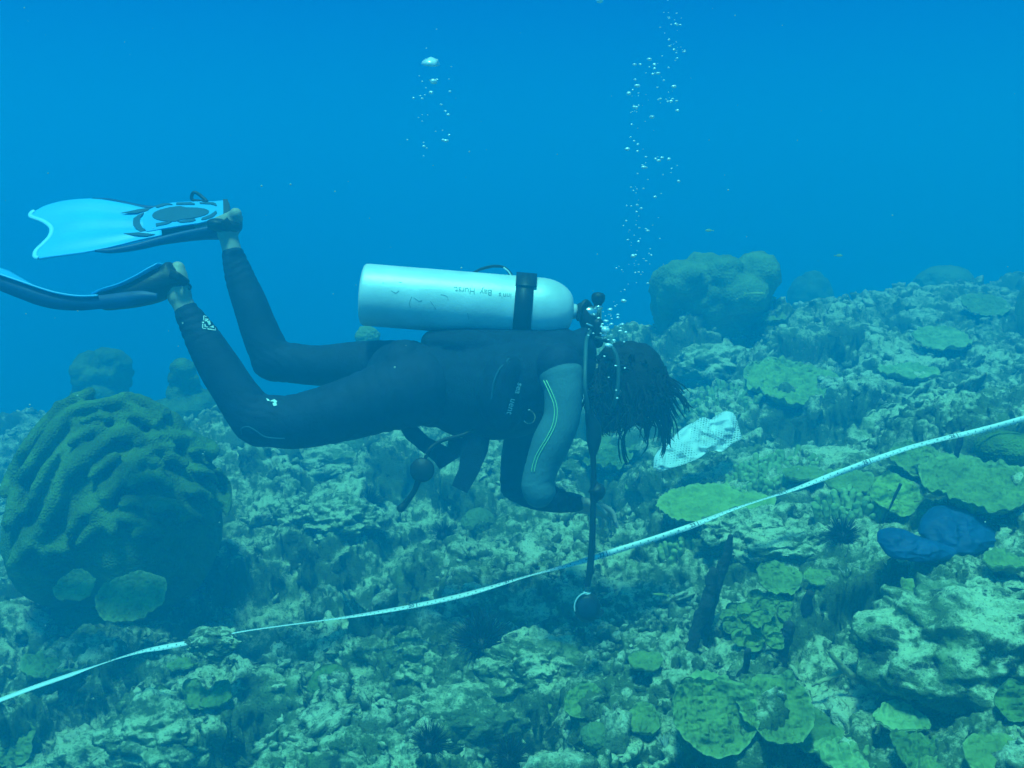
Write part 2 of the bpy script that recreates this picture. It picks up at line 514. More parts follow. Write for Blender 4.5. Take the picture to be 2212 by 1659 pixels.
def relief(x, y):
    """coarse and middle-size relief of the reef rock"""
    z0 = np.zeros_like(x)
    wx = x + 0.12 * vnoise(x * 3, y * 3, z0, 71) + 0.05 * vnoise(x * 9, y * 9, z0, 73)
    wy = y + 0.12 * vnoise(x * 3, y * 3, z0, 72) + 0.05 * vnoise(x * 9, y * 9, z0, 74)
    h = 0.13 * fbm(x * 1.0, y * 1.0, z0, 3, 1)
    f1, f2, r = worley2(wx * 2.2, wy * 2.2, 3)
    e = sstep(f2 - f1, 0.0, 0.32)
    h += (0.45 + r * e) * 0.13 * (np.sqrt(np.clip(1.05 - (f1 / 0.95) ** 2, 0.04, 1)) - 0.6) + 0.05 * (r - 0.5) * e
    # hollows between the blocks
    hol = fbm(x * 2.3 + 5, y * 2.3, z0, 3, 9)
    h -= 0.17 * sstep(hol, 0.10, 0.42)
    f1, f2, r = worley2(wx * 6.3, wy * 6.3, 13)
    h += (0.4 + r * sstep(f2 - f1, 0.0, 0.3)) * 0.072 * (np.sqrt(np.clip(1.05 - (f1 / 0.9) ** 2, 0.04, 1)) - 0.6)
    return h
def ground(x, y):
    x = np.atleast_1d(np.asarray(x, float)); y = np.atleast_1d(np.asarray(y, float))
    return base(x, y) + relief(x, y)
def hit(px, py, lift=0.0, real=True):
    """where the direction of (px, py) meets the reef: (point, depth along the view axis)"""
    d = P(px, py, 1.0) - CAM
    t = np.linspace(1.6, 16, 1600)
    q = CAM + t[:, None] * d
    g = base(q[:, 0], q[:, 1])
    if real: g = g + relief(q[:, 0], q[:, 1])
    below = q[:, 2] < g + lift
    i = int(np.argmax(below)) if below.any() else 600
    return q[i], float(t[i])
def seabed():
    th = np.concatenate([np.linspace(-180, -48, 130, endpoint=False), np.linspace(-48, -33, 60, endpoint=False), np.linspace(-33, 33, 960, endpoint=False), np.linspace(33, 48, 60, endpoint=False), np.linspace(48, 180, 130, endpoint=False)])
    th = np.radians(th)
    r = [0.1]
    while r[-1] < 90:
        q = r[-1]
        r.append(q + (0.12 if q < 1.3 else q * (0.0031 if q < 9 else (0.006 if q < 16 else 0.05))))
    r = np.array(r)
    R, T = np.meshgrid(r, th, indexing='ij')
    x = (R * np.sin(T)).ravel().astype(np.float64); y = (R * np.cos(T)).ravel()
    z0 = np.zeros_like(x)
    rr = R.ravel()
    z = base(x, y) + relief(x, y)
    near = sstep(rr, 16, 9)
    # ledges: the tops of the relief lean out over their feet
    hz_ = z - base(x, y)
    ox = 0.05 * vnoise(x * 4.5, y * 4.5, z0, 51) * sstep(hz_, -0.14, 0.14)
    oy = -0.055 * sstep(hz_, -0.18, 0.10)
    V = np.stack([x + near * ox, y + near * oy, z], -1)
    # knobs and crust grow outwards from the surface, whichever way it faces
    def normals():
        G = V.reshape(R.shape[0], R.shape[1], 3)
        a = np.gradient(G, axis=0); b_ = np.roll(G, -1, 1) - np.roll(G, 1, 1)
        q_ = np.cross(b_, a).reshape(-1, 3)
        q_ /= np.linalg.norm(q_, axis=1)[:, None] + 1e-9
        return q_ * np.where(q_[:, 2:] < 0, -1, 1)
    def push(amount):
        V[:] = V + normals() * amount[:, None]
    sel = np.where((rr > 1.4) & (rr < 11) & (np.abs(T.ravel()) < rad(50)))[0]
    X, Y, Z = V[sel].T
    ws = [0.3 * vnoise(X * 28 + k, Y * 28, Z * 28, 60 + k) for k in (0, 3, 6)]
    f1, f2, rn = worley3(X * 15 + ws[0], Y * 15 + ws[1], Z * 15 + ws[2], 23)
    am = np.zeros(len(V)); am[sel] = (0.25 + rn) * 0.034 * (np.sqrt(np.clip(1 - (f1 / 0.9) ** 2, 0, 1)) - 0.45)
    push(near * am)
    X, Y, Z = V[sel].T
    am = np.zeros(len(V))
    pits = fbm(X * 20, Y * 20, Z * 20, 2, 45)
    am[sel] = 0.018 * fbm(X * 38, Y * 38, Z * 38, 3, 41, 0.6) - 0.030 * sstep(pits, 0.18, 0.42)
    push(near * am)
    n, m = R.shape
    i = np.arange(n - 1)[:, None]; j = np.arange(m)[None, :]; j2 = (j + 1) % m
    Fc = np.stack([i * m + j, i * m + j2, (i + 1) * m + j2, (i + 1) * m + j], -1).reshape(-1, 4)[:, ::-1]
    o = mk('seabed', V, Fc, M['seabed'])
    o['kind'] = 'structure'
    return o
seabed()

# ------------------------------------------------------------------ loose rubble: dead coral pieces nobody could count
def lump(n, seed, knob=0.28, freq=1.6, flat=1.0, fine=0.10):
    V, Fc = ico(n)
    V = V.copy().astype(np.float64)
    x, y, z = V.T * freq + seed * 13.7
    f1, f2, r = worley3(x * 1.3, y * 1.3, z * 1.3, seed)
    d = 1 + knob * (0.9 - 1.5 * f1) + 0.30 * fbm(x, y, z, 3, seed + 3) + fine * fbm(x * 4, y * 4, z * 4, 3, seed + 8)
    V *= d[:, None]
    V[:, 2] *= flat
    return V, Fc
def rubble():
    rng = np.random.default_rng(5)
    big = [lump(3, s, 0.6, 1.7, 0.7, 0.35) for s in range(8)]
    small = [lump(2, s + 40, 0.7, 1.7, 0.8, 0.3) for s in range(8)]
    mb = MB()
    def put(proto, k, rmin, rmax, lo, hi, dens):
        for _ in range(k):
            a = rng.uniform(-29, 29); d = lo * (hi / lo) ** rng.uniform(0, 1)
            x, y = d * math.sin(rad(a)), d * math.cos(rad(a))
            if dens > -0.9 and float(fbm(np.array([x * 1.7]), np.array([y * 1.7]), np.zeros(1), 2, 88)[0]) < dens: continue
            V, Fc = proto[rng.integers(len(proto))]
            s = rmin * (rmax / rmin) ** (rng.uniform(0, 1) ** 1.6)
            e = s * rng.uniform((0.6, 0.6, 0.45), (1.5, 1.2, 0.9))
            q = rng.normal(size=(3, 3)); q, _r0 = np.linalg.qr(q)
            z = float(ground(x, y)[0])
            mb.add((V * e) @ q + (x, y, z + 0.25 * s), Fc)
    put(big, 900, 0.022, 0.065, 2.0, 9, -0.05)
    put(small, 5200, 0.008, 0.026, 1.9, 7, -0.22)
    put(small, 900, 0.02, 0.05, 5, 9, -0.95)
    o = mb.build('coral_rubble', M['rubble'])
    o['kind'] = 'stuff'; o['label'] = 'loose pale lumps of dead coral rubble strewn over the reef'
rubble()

# ------------------------------------------------------------------ blocks of reef rock
def rock(label, px, py, rx, ry, rz, seed, lift=0.0, m='rock', flat=1.0, dc=None, yaw=0.0):
    p, d = hit(px, py)
    if dc: p = P(px, py, dc); d = dc
    V, Fc = lump(6, seed, 0.30, 1.5, 1.0, 0.16)
    a = rad(yaw)
    V = V * (rx, ry, rz)
    x, y, z = (V * 16).T
    f1, f2, r_ = worley3(x * .8, y * .8, z * .8, seed + 2)
    V += (V / (np.linalg.norm(V, axis=1)[:, None] + 1e-6)) * ((0.3 + r_) * 0.028 * (np.sqrt(np.clip(1 - (f1 / .9) ** 2, 0, 1)) - .5))[:, None]
    V += 0.018 * np.stack([fbm(x, y, z, 5, seed + 20, .65), fbm(x, y, z, 5, seed + 21, .65), fbm(x, y, z, 5, seed + 22, .65)], -1)
    R = np.array([[math.cos(a), math.sin(a), 0], [-math.sin(a), math.cos(a), 0], [0, 0, 1]])
    o = mk('reef_rock', V @ R + p + (0, 0, lift), Fc, M[m], origin=p)
    tag(o, label, 'rock', 'blocks of reef rock')
    return o
rock('large pale rock slab at the right edge below the blue bag', 2110, 1370, 0.24, 0.24, 0.13, 1, -0.03, yaw=25)
rock('pale overhanging rock block above the bottom right corner plates', 2060, 1500, 0.17, 0.12, 0.09, 2, -0.01)
rock('pale flat rock ledge under the diver knee and shin', 690, 1010, 0.24, 0.18, 0.10, 3, 0.0)
rock('pale knobbly rock left of the hanging gauge, above the small urchin', 735, 1130, 0.16, 0.12, 0.09, 4)
rock('pale rough rock just right of the diver sleeve, behind the hose', 1225, 1000, 0.13, 0.12, 0.10, 5)
rock('pale lumpy rock right of the largest black urchin', 1150, 1440, 0.14, 0.11, 0.08, 6)
rock('pale lumpy rock below the largest black urchin, near the bottom edge', 1000, 1560, 0.16, 0.11, 0.08, 7, 0.0)
rock('pale crusty rock in the lower left, below the two leaf corals', 350, 1590, 0.15, 0.12, 0.09, 8)
rock('pale rock face between the two small urchin hollows under the tape', 640, 1120, 0.10, 0.09, 0.09, 9)
rock('pale lump of rock under the right end of the tape numbers', 1610, 1165, 0.13, 0.10, 0.08, 10)
rock('rock with pale crest beside the round urchin, left of the blue bag', 1700, 1190, 0.16, 0.10, 0.07, 11)
rock('small pale rock left of the octopus regulator', 880, 1430, 0.09, 0.08, 0.07, 12)
rock('distant pale rubble heap behind the diver shins', 450, 885, 0.30, 0.3, 0.12, 13, -0.04)
rock('pale slope of rock behind the big green plate', 1560, 800, 0.22, 0.25, 0.12, 14)
rock('pale rock top on the left bottom edge', 215, 1640, 0.12, 0.10, 0.07, 15)

# ------------------------------------------------------------------ massive boulder corals
def boulder(label, px, py_base, w_px, h_px, seed, m, dc=None, lobes=5.0, amp=0.30, stretch=0.45, depth=0.9, under=0.0, cat='coral', res=6, lean=0.0, cols=None):
    """a massive coral standing on the reef: base centre at (px, py_base), w_px wide and h_px tall"""
    p, d = hit(px, py_base, real=False)
    if dc: d = dc; p = P(px, py_base, dc)
    wr, hr = w_px / 2 * d / F, h_px * d / F
    V, Fc = ico(res)
    U = V.astype(np.float64)
    # lobes: rounded bulges with sharp creases between, drawn out downwards
    x, y, z = U[:, 0], U[:, 1], U[:, 2]
    q = np.stack([x, y, z * stretch], -1) * lobes * 0.5 + seed * 3.3
    q += 0.25 * np.stack([vnoise(*(U * 2.1 + 1).T, seed), vnoise(*(U * 2.1 + 5).T, seed + 1), vnoise(*(U * 2.1 + 9).T, seed + 2)], -1)
    f1, f2, r = worley3(*q.T, seed)
    bul = np.sqrt(np.clip(1 - (f1 / 0.95) ** 2, 0, 1)) - 0.55
    bul += 0.25 * r
    s = np.where(z > 0, 1.0, 0.55)
    rad_ = 1 + amp * bul * s + 0.08 * fbm(*(U * 2.0).T, 3, seed + 5)
    rad_ += 0.018 * fbm(*(U * 14).T, 3, seed + 6)
    V = U * rad_[:, None]
    prof = np.where(z < 0, 1 - under * sstep(-z, 0.0, 0.75), 1.0)
    V[:, 0] *= prof; V[:, 1] *= prof
    V[:, 0] += lean * V[:, 2]
    V = V * (wr, wr * depth, hr * 0.56) + p + (0, wr * depth * 0.6, hr * 0.44)
    o = mk('boulder_coral', V, Fc, M[m], origin=p)
    tag(o, label, cat, 'boulder corals')
    return o
def tex_mesh(o, amp, freq, seed, p):
    """fine irregular growth over a remeshed head"""
    me = o.data
    n_ = len(me.vertices)
    V = np.empty(n_ * 3, np.float32); me.vertices.foreach_get('co', V); V = V.reshape(-1, 3)
    N_ = np.empty(n_ * 3, np.float32); me.vertices.foreach_get('normal', N_); N_ = N_.reshape(-1, 3)
    x, y, z = (V.astype(np.float64) * freq).T
    V = V + N_ * (amp * fbm(x, y, z, 4, seed, 0.55))[:, None].astype(np.float32)
    me.vertices.foreach_set('co', V.ravel().astype(np.float32)); me.update()
def heap(label, dc, lobes, voxel, smooth_it, m, seed, amp=.012, freq=14):
    """a coral head grown together from lobes given as (px, py, depth, rx px, ry px, rz metres, angle)"""
    pcs = []
    for px, py, dd, rx, ry, rz, ang in lobes:
        V, Fc = ico(4)
        c, s = math.cos(rad(ang)), math.sin(rad(ang))
        e1 = RT * c - UP * s; e2 = RT * s + UP * c
        k = dc / F
        pcs.append((P(px, py, dc + dd) + V[:, :1] * rx * k * e1 + V[:, 1:2] * rz * FW + V[:, 2:] * ry * k * e2, Fc))
    p = P(lobes[0][0], lobes[0][1], dc)
    o = remesh('boulder_coral', pcs, voxel, smooth_it, M[m], None, p)
    tex_mesh(o, amp, freq, seed, p)
    tag(o, label, 'coral', 'boulder corals')
    return o
def curtain_boulder():
    """the big foreground head: curtains of growth that overlap downwards like shingles"""
    dc = 3.75; k = dc / F
    core = [(248, 1085, .30, 192, 222, .40, 0), (330, 1140, .28, 150, 190, .38, 0), (150, 1150, .28, 120, 170, .36, 0), (255, 1210, .34, 180, 100, .34, 0), (235, 960, .36, 120, 105, .28, 0), (400, 1080, .34, 72, 130, .26, 0), (250, 1310, .40, 140, 60, .26, 0)]
    pcs, tmp = [], MB()
    for px, py, dd, rx, ry, rz, ang in core:
        V, Fc = ico(4)
        V = P(px, py, dc + dd) + V[:, :1] * rx * k * RT + V[:, 1:2] * rz * FW + V[:, 2:] * ry * k * UP
        pcs.append((V, Fc)); tmp.add(V, Fc)
    t = tmp.build('tmp'); bv = bvh_of([t]); bpy.data.objects.remove(t)
    cr = lambda pts: [(x * .28, 796.3 + y * .28) for x, y in pts]
    ridges = [([(60, 1020), (130, 800), (230, 650), (380, 400), (520, 290), (640, 235)], 15), ([(130, 1250), (200, 950), (300, 780), (480, 520), (600, 385), (800, 352), (980, 312), (1100, 345), (1250, 425)], 17),
              ([(400, 1190), (480, 1000), (520, 860), (640, 760), (780, 650), (860, 575), (980, 560), (1060, 625)], 17), ([(1090, 620), (1200, 580), (1300, 590), (1400, 600)], 14),
              ([(780, 1030), (850, 950), (950, 850), (1040, 740), (1150, 665), (1280, 655)], 16), ([(620, 255), (760, 185), (880, 152), (990, 190), (1100, 190), (1220, 220), (1330, 300)], 15),
              ([(900, 470), (1000, 440), (1080, 460), (1170, 500)], 13), ([(1250, 750), (1320, 755), (1390, 800)], 12), ([(1420, 700), (1500, 680), (1590, 710)], 12), ([(1400, 560), (1500, 540), (1590, 570), (1650, 680)], 15),
              ([(1600, 800), (1660, 880), (1680, 1000), (1670, 1150)], 11), ([(300, 1400), (360, 1240), (440, 1120)], 11), ([(620, 1330), (720, 1230), (840, 1220), (930, 1260)], 12), ([(950, 1080), (1030, 1060), (1100, 1100)], 10), ([(880, 1180), (960, 1160), (1060, 1200)], 10), ([(1080, 760), (1180, 770), (1240, 820)], 10), ([(1020, 1290), (1120, 1250), (1230, 1290)], 10), ([(1330, 1180), (1430, 1150), (1520, 1200)], 10), ([(560, 640), (680, 560), (800, 520)], 10), ([(700, 870), (790, 780), (900, 720)], 10), ([(1450, 820), (1540, 830), (1600, 900)], 10), ([(150, 1500), (220, 1380), (330, 1290), (420, 1200)], 15), ([(1000, 960), (1100, 890), (1220, 900), (1270, 960)], 13), ([(1400, 1000), (1500, 980), (1560, 1040)], 12),
              ([(700, 1150), (800, 1120), (860, 1180)], 12), ([(380, 1420), (470, 1350), (560, 1360)], 12), ([(1150, 1130), (1260, 1090), (1380, 1130)], 11), ([(560, 1250), (640, 1130), (760, 1060)], 12), ([(260, 1130), (340, 960), (420, 800), (500, 690)], 11), ([(640, 480), (760, 440), (860, 445)], 11)]
    rng = np.random.default_rng(3)
    for pts, r in ridges:
        q = spline(np.array(cr(pts)), 9 * len(pts))
        for lift, sh, rr in ((0.040, 0, .85), (0.008, -13, 1.15), (-.03, -32, 1.6)):
            c = []
            for x, y in q:
                h = cast(bv, x, y + sh, lift * 1.0)
                if h is None: h = cast(bv, x + (240 - x) * .06, y + (1100 - y) * .06 + sh * .3, lift)
                if h is not None: c.append(h)
            if len(c) < 5: continue
            c = np.array(c)
            rv = r * k * rr * (1 + .25 * vnoise(np.arange(len(c)) * .22, np.zeros(len(c)), np.full(len(c), r + .3), 5))
            rv[0] *= .5; rv[-1] *= .5
            pcs.append(tube(c, rv, n=14, ns=len(c) * 2, caps='round'))
    # the same sort of lobes round the sides and the back
    for i in range(46):
        a = rng.uniform(-.5, math.pi + .5); e = rng.uniform(-.1, 1.3)
        c = P(240, 1120, dc + .32) + RT * math.cos(a) * math.cos(e) * .34 + FW * abs(math.sin(a)) * math.cos(e) * .36 + UP * math.sin(e) * .38
        V, Fc = ico(3)
        pcs.append((c + V * (rng.uniform(.06, .11), rng.uniform(.06, .1), rng.uniform(.06, .12)), Fc))
    p = P(245, 1280, dc)
    o = remesh('boulder_coral', pcs, .0085, 3, M['boulder'], None, p)
    tex_mesh(o, .007, 22, 5, p)
    tag(o, 'huge dark green boulder coral with overlapping curtain ridges, largest coral in the scene', 'coral', 'boulder corals')
curtain_boulder()
heap('pale lobed boulder coral on a dark stalk, behind the diver head', 6.1, [(1540, 655, .25, 128, 72, .32, 0), (1470, 612, .12, 62, 52, .26, -12), (1519, 586, .20, 46, 44, .24, 0), (1560, 596, .12, 44, 48, .24, 10), (1634, 594, .14, 50, 45, .24, 12), (1600, 640, .08, 60, 50, .25, 0), (1440, 640, .2, 34, 60, .22, 0),
      (1530, 730, .3, 105, 60, .26, 0), (1450, 690, .3, 36, 80, .2, 0)], .020, 1, 'boulder_pale', 3, .045, 9)
heap('hazy round boulder coral far behind the huge dark one', 6.6, [(220, 828, .22, 50, 58, .18, 0)] + [(220 + 46 * math.cos(a), 812 - 44 * math.sin(a), .05 + .05 * math.cos(3 * a), 21, 19, .09, 0) for a in np.linspace(-.3, 3.4, 9)] + [(205, 815, -.02, 24, 20, .1, 0), (240, 810, 0, 22, 24, .1, 0), (222, 785, .05, 26, 20, .1, 0), (215, 850, -.02, 30, 22, .1, 0), (180, 850, .1, 26, 40, .1, 0), (250, 850, .1, 30, 40, .1, 0)], .014, 1, 'boulder', 7, .035, 12)
heap('small hazy lump of coral just left of the diver shins, far off', 5.9, [(396, 795, 0, 27, 20, .08, 0), (384, 812, .03, 18, 18, .06, 0), (408, 815, .02, 18, 22, .06, 0), (400, 850, .1, 36, 44, .12, 0), (402, 900, .12, 62, 50, .2, 0), (440, 880, .15, 50, 40, .2, 0), (365, 895, .15, 50, 38, .2, 0)], .012, 2, 'boulder', 17, .03, 14)
boulder('hazy low coral mound on the far right ridge', 2052, 650, 120, 72, 15, 'boulder_pale', dc=8.6, lobes=4, amp=0.22, stretch=1.0, res=5)
boulder('faint coral mound right of the pale lobed boulder coral', 1755, 690, 90, 95, 16, 'boulder', dc=9.5, lobes=5, amp=0.25, stretch=1.0, res=5)
boulder('dark lumpy coral pillar cut by the right edge', 2216, 770, 46, 150, 18, 'boulder', dc=6.2, lobes=6, amp=0.25, stretch=0.7, res=5)
boulder('small pale coral head peeping over the diver thigh', 792, 750, 50, 42, 19, 'boulder_pale', dc=5.6, lobes=5, amp=0.25, stretch=1.0, res=5)
boulder('dark green coral mound at the right edge under the tape', 2190, 1010, 130, 70, 20, 'boulder', dc=3.25, lobes=4, amp=0.15, stretch=1.0, res=6)
boulder('dark layered coral mound left of the bottom centre', 715, 1540, 100, 90, 21, 'plate_dark', lobes=4, amp=0.25, stretch=1.6, res=6)
def brain(label, px, py, r_px, seed):
    p, d = hit(px, py)
    r = r_px * d / F
    V, Fc = ico(6)
    U = V.astype(np.float64)
    q = U * 7 + 0.9 * np.stack([vnoise(*(U * 4 + 3).T, seed), vnoise(*(U * 4 + 7).T, seed + 1), vnoise(*(U * 4 + 11).T, seed + 2)], -1)
    rid = np.sin(q[:, 0] * 4 + 4 * vnoise(*(U * 5).T, seed + 4))
    V = U * (1 + 0.08 * fbm(*(U * 2).T, 2, seed + 3) + 0.018 * rid)[:, None] * (r, r, r * 0.85) + p + (0, 0, r * 0.25)
    tag(mk('brain_coral', V, Fc, M['brain'], origin=p), label, 'coral', 'brain corals')
brain('green brain coral under the diver thigh', 778, 975, 40, 31)
brain('fine grooved brain coral between the gauge and the diver elbow', 1035, 1140, 38, 32)
brain('dull brain coral head at the bottom edge, right of centre', 1290, 1600, 36, 34)

# ------------------------------------------------------------------ plate corals
def plate(label, px, py, hw, hh, seed, m='plate', lift=0.05, lob=0.12, dc=None, roll=0.0, bumps=1.0, cup=0.12, tilt=None, arc=None):
    p, d = hit(px, py, lift)
    if dc: d = dc; p = P(px, py, dc)
    r = hw * d / F
    elev = PITCH + math.atan((py - 829.5) / F)
    t = math.asin(min(hh / hw, 0.97)) - elev
    ry = r
    if tilt is not None: t = rad(tilt)
    elif t < rad(-4):
        t = rad(-4); ry = hh * d / F / math.sin(max(elev + t, 0.06))
    ry = min(ry, r * 1.3)
    na, nr = 220, 56
    a = np.linspace(0, 2 * np.pi, na, endpoint=False)[:, None]; s = (np.linspace(0, 1, nr) ** 0.8)[None, :]
    ca, sa = np.cos(a), np.sin(a)
    edge = 1 + lob * (0.9 * vnoise(ca * 1.1 + seed, sa * 1.1, 0 * ca + 0.5, seed) + 0.65 * vnoise(ca * 2.7 + seed, sa * 2.7, 0 * ca + 0.5, seed + 1) + 0.25 * vnoise(ca * 6, sa * 6, 0 * ca + 0.5, seed + 2) + 0.05 * vnoise(ca * 18, sa * 18, 0 * ca + 0.5, seed + 3))
    if arc is not None:                       # a plate that has grown as a fan only
        dd = np.abs((a - arc[0] + np.pi) % (2 * np.pi) - np.pi)
        edge = edge * (0.35 + 0.65 * sstep(dd, arc[1] + 0.5, arc[1] - 0.2))
    X = ca * edge * s * r; Y = sa * edge * s * ry
    S = s + 0 * a
    x, y = X / 0.09, Y / 0.09
    zz = np.full_like(x, seed * 0.37)
    H = cup * r * (S ** 2 - 0.4) + 0.05 * r * (1 - S) \
        + bumps * (0.014 * fbm(x * 1.6, y * 1.6, zz, 3, seed + 5) * (0.35 + S) + 0.011 * (np.abs(vnoise(x * 3.6, y * 3.6, zz, seed + 6)) + 0.5 * np.abs(vnoise(x * 8, y * 8, zz, seed + 9))) + 0.0045 * np.sin(S * r / 0.0125 + 2.2 * vnoise(x * 1.2, y * 1.2, zz, seed + 7)) * S) \
        + 0.05 * r * S ** 2 * vnoise(ca * 1.5, sa * 1.5, 0 * ca, seed + 8)
    th = 0.012 * (1 - 0.55 * S ** 3) + 0.45 * r * np.clip(1 - S * 1.6, 0, 1) ** 1.5
    H = H + 0.004 * sstep(S, 0.93, 1.0)
    top = np.stack([X, Y, H], -1).reshape(-1, 3); bot = np.stack([X * 0.985, Y * 0.985, H - th], -1).reshape(-1, 3)
    f = grid_faces(na, nr, True)
    nv = na * nr
    i = np.arange(na); i2 = (i + 1) % na
    rim = np.stack([i * nr + nr - 1, i2 * nr + nr - 1, i2 * nr + nr - 1 + nv, i * nr + nr - 1 + nv], -1)
    V = np.vstack([top, bot])
    cr, sr = math.cos(rad(roll)), math.sin(rad(roll))
    ct, st = math.cos(t), math.sin(t)
    R0 = np.array([[cr, 0, sr], [0, 1, 0], [-sr, 0, cr]]); R1 = np.array([[1, 0, 0], [0, ct, -st], [0, st, ct]])
    V = V @ (R1 @ R0).T + p
    o = mk('plate_coral', V, [f, f[:, ::-1] + nv, rim[:, ::-1]], M[m], origin=p)
    at = o.data.attributes.new('margin', 'FLOAT', 'POINT')
    mg = (sstep(S, 0.90, 0.99) * 0.4).ravel()
    at.data.foreach_set('value', np.concatenate([mg, mg * 0]).astype(np.float32))
    tag(o, label, 'coral', 'plate corals')
    return o
plate('big lumpy green plate coral behind the white mesh bag', 1715, 838, 112, 50, 1, m='plate_bright', lob=0.10, bumps=1.8, lift=0.06)
plate('bright green plate coral crossed by the tape, below the mesh bag', 1552, 1098, 122, 40, 2, m='plate_bright',  lob=0.16, roll=-4)
plate('rounded dull green plate coral that lies over the tape', 1982, 988, 58, 38, 3, m='plate', lob=0.10, cup=-0.35, lift=0.09, bumps=1.4)
plate('broad green plate coral at the right edge behind the blue bag', 2105, 1052, 122, 52, 4, m='plate',  lob=0.14, bumps=1.5, roll=-4)
plate('green plate coral split by a thin dark stick, left of the blue bag', 1932, 1075, 56, 42, 5, m='plate_bright',  lob=0.14)
plate('small green plate coral just under the tape, left of the split one', 1838, 1048, 58, 22, 6, lob=0.12)
plate('small green plate coral just above the tape', 1738, 1028, 46, 14, 7, lob=0.14)
plate('round green plate coral below the round black urchin', 1682, 1252, 48, 38, 8, lob=0.10)
plate('small oval green plate coral beside the pale sea plume', 1768, 1250, 32, 21, 9, lob=0.10)
plate('large round foreground plate coral with raised rim, near the bottom edge', 1540, 1555, 92, 84, 11, lob=0.07, cup=0.22, lift=0.09, bumps=1.5)
plate('wide foreground plate coral right of the large round one', 1672, 1540, 90, 72, 12, lob=0.14, lift=0.10, bumps=1.6)
plate('pale small plate coral behind the large round foreground one', 1530, 1478, 44, 18, 13, m='plate_pale', lob=0.12)
plate('thin edged plate coral left of the pale small one', 1487, 1490, 24, 26, 14, m='plate', lob=0.10)
plate('green plate coral growing at the foot of the huge boulder coral', 287, 1297, 76, 56, 15, lob=0.10, bumps=1.3, dc=3.42)
plate('smaller green plate coral at the left foot of the huge boulder coral', 162, 1272, 44, 28, 16, lob=0.10, dc=3.48)
plate('tiny cup shaped plate coral below the mesh bag', 1371, 1050, 24, 14, 17, lob=0.08, cup=0.4)
plate('yellow green plate coral in the bottom right corner', 2150, 1640, 70, 50, 18, lob=0.12)
plate('dull green plate coral left of the corner plate', 1985, 1620, 60, 42, 19, lob=0.18, m='plate_dark', bumps=1.6)
plate('fan shaped leaf coral, left one of a pair in the lower left', 415, 1490, 62, 46, 20, lob=0.10, arc=(-0.9, 0.7), roll=18)
plate('dull fan shaped leaf coral, right one of a pair in the lower left', 480, 1490, 58, 44, 21, lob=0.10, arc=(-1.6, 0.8), m='plate_dark', roll=-14)
plate('small ring shaped cup coral left of the leaf corals', 346, 1503, 19, 17, 22, lob=0.05, cup=0.5)
plate('small folded cup coral under the ring shaped one', 350, 1530, 24, 16, 23, lob=0.16, cup=0.4)
plate('yellow green plate coral in the bottom left corner', 28, 1605, 50, 52, 24, lob=0.16)
plate('small green plate coral at the bottom centre, left of the large round one', 1262, 1520, 42, 36, 25, lob=0.14)
plate('thin green plate coral near the bottom centre behind a pale rock', 1205, 1530, 22, 30, 26, lob=0.10)
plate('dull plate coral under the left part of the tape', 130, 1435, 75, 34, 27, lob=0.12, m='plate_dark')
plate('hazy green plate coral near the right edge, far up the slope', 2125, 662, 52, 24, 28, lob=0.12)
plate('hazy pale green plate coral on the far right slope', 2030, 735, 66, 26, 29, lob=0.22, m='plate_pale')
plate('small far green plate coral right of the pale lobed boulder coral', 1672, 686, 27, 11, 30, lob=0.14)
plate('green plate coral half hidden under the corner plates', 2080, 1690, 90, 50, 31, lob=0.14, m='plate')
plate('pale green plate coral at the bottom edge right of centre', 1830, 1640, 70, 46, 32, lob=0.2, m='plate_pale', bumps=1.6)
plate('yellow green small plate on the rock under the tape, at left', 395, 1432, 36, 16, 33, lob=0.2)
plate('hazy green plate coral behind the tape at the right', 2080, 1005, 60, 16, 34, lob=0.16)
plate('dull green plate coral left of the tape numbers', 1310, 995, 60, 20, 35, lob=0.2, m='plate_dark', bumps=1.8)
# a rosette of small leaves
def rosette(label, px, py, hw, hh, seed):
    p, d = hit(px, py)
    root = empty('lettuce_coral', p)
    tag(root, label, 'coral')
    rng = np.random.default_rng(seed)
    k = 0
    for ring, cnt in ((0.0, 1), (0.42, 6), (0.8, 11)):
        for q in range(cnt):
            a = 2 * math.pi * (q + 0.3 * ring) / cnt + rng.uniform(-.25, .25)
            x = px + hw * ring * math.cos(a); y = py - hh * ring * math.sin(a)
            o = plate(None, x, y, hw * rng.uniform(.24, .36), hh * rng.uniform(.30, .42), seed + k, lift=0.05 * (1 - ring) + 0.03, lob=0.16, cup=0.3, roll=rng.uniform(-15, 15))
            o.name = 'leaf'; del o['group']; del o['category']
            o.parent = root; o.matrix_parent_inverse = parent_inv(root)
            k += 1
rosette('green rosette of many small leaf corals beside the dark rope sponge', 1640, 1345, 78, 62, 300)

rock('low rock lump that hides a stretch of the tape at left', 458, 1388, 0.062, 0.04, 0.032, 24, 0.0, m='rubble', dc=3.03)

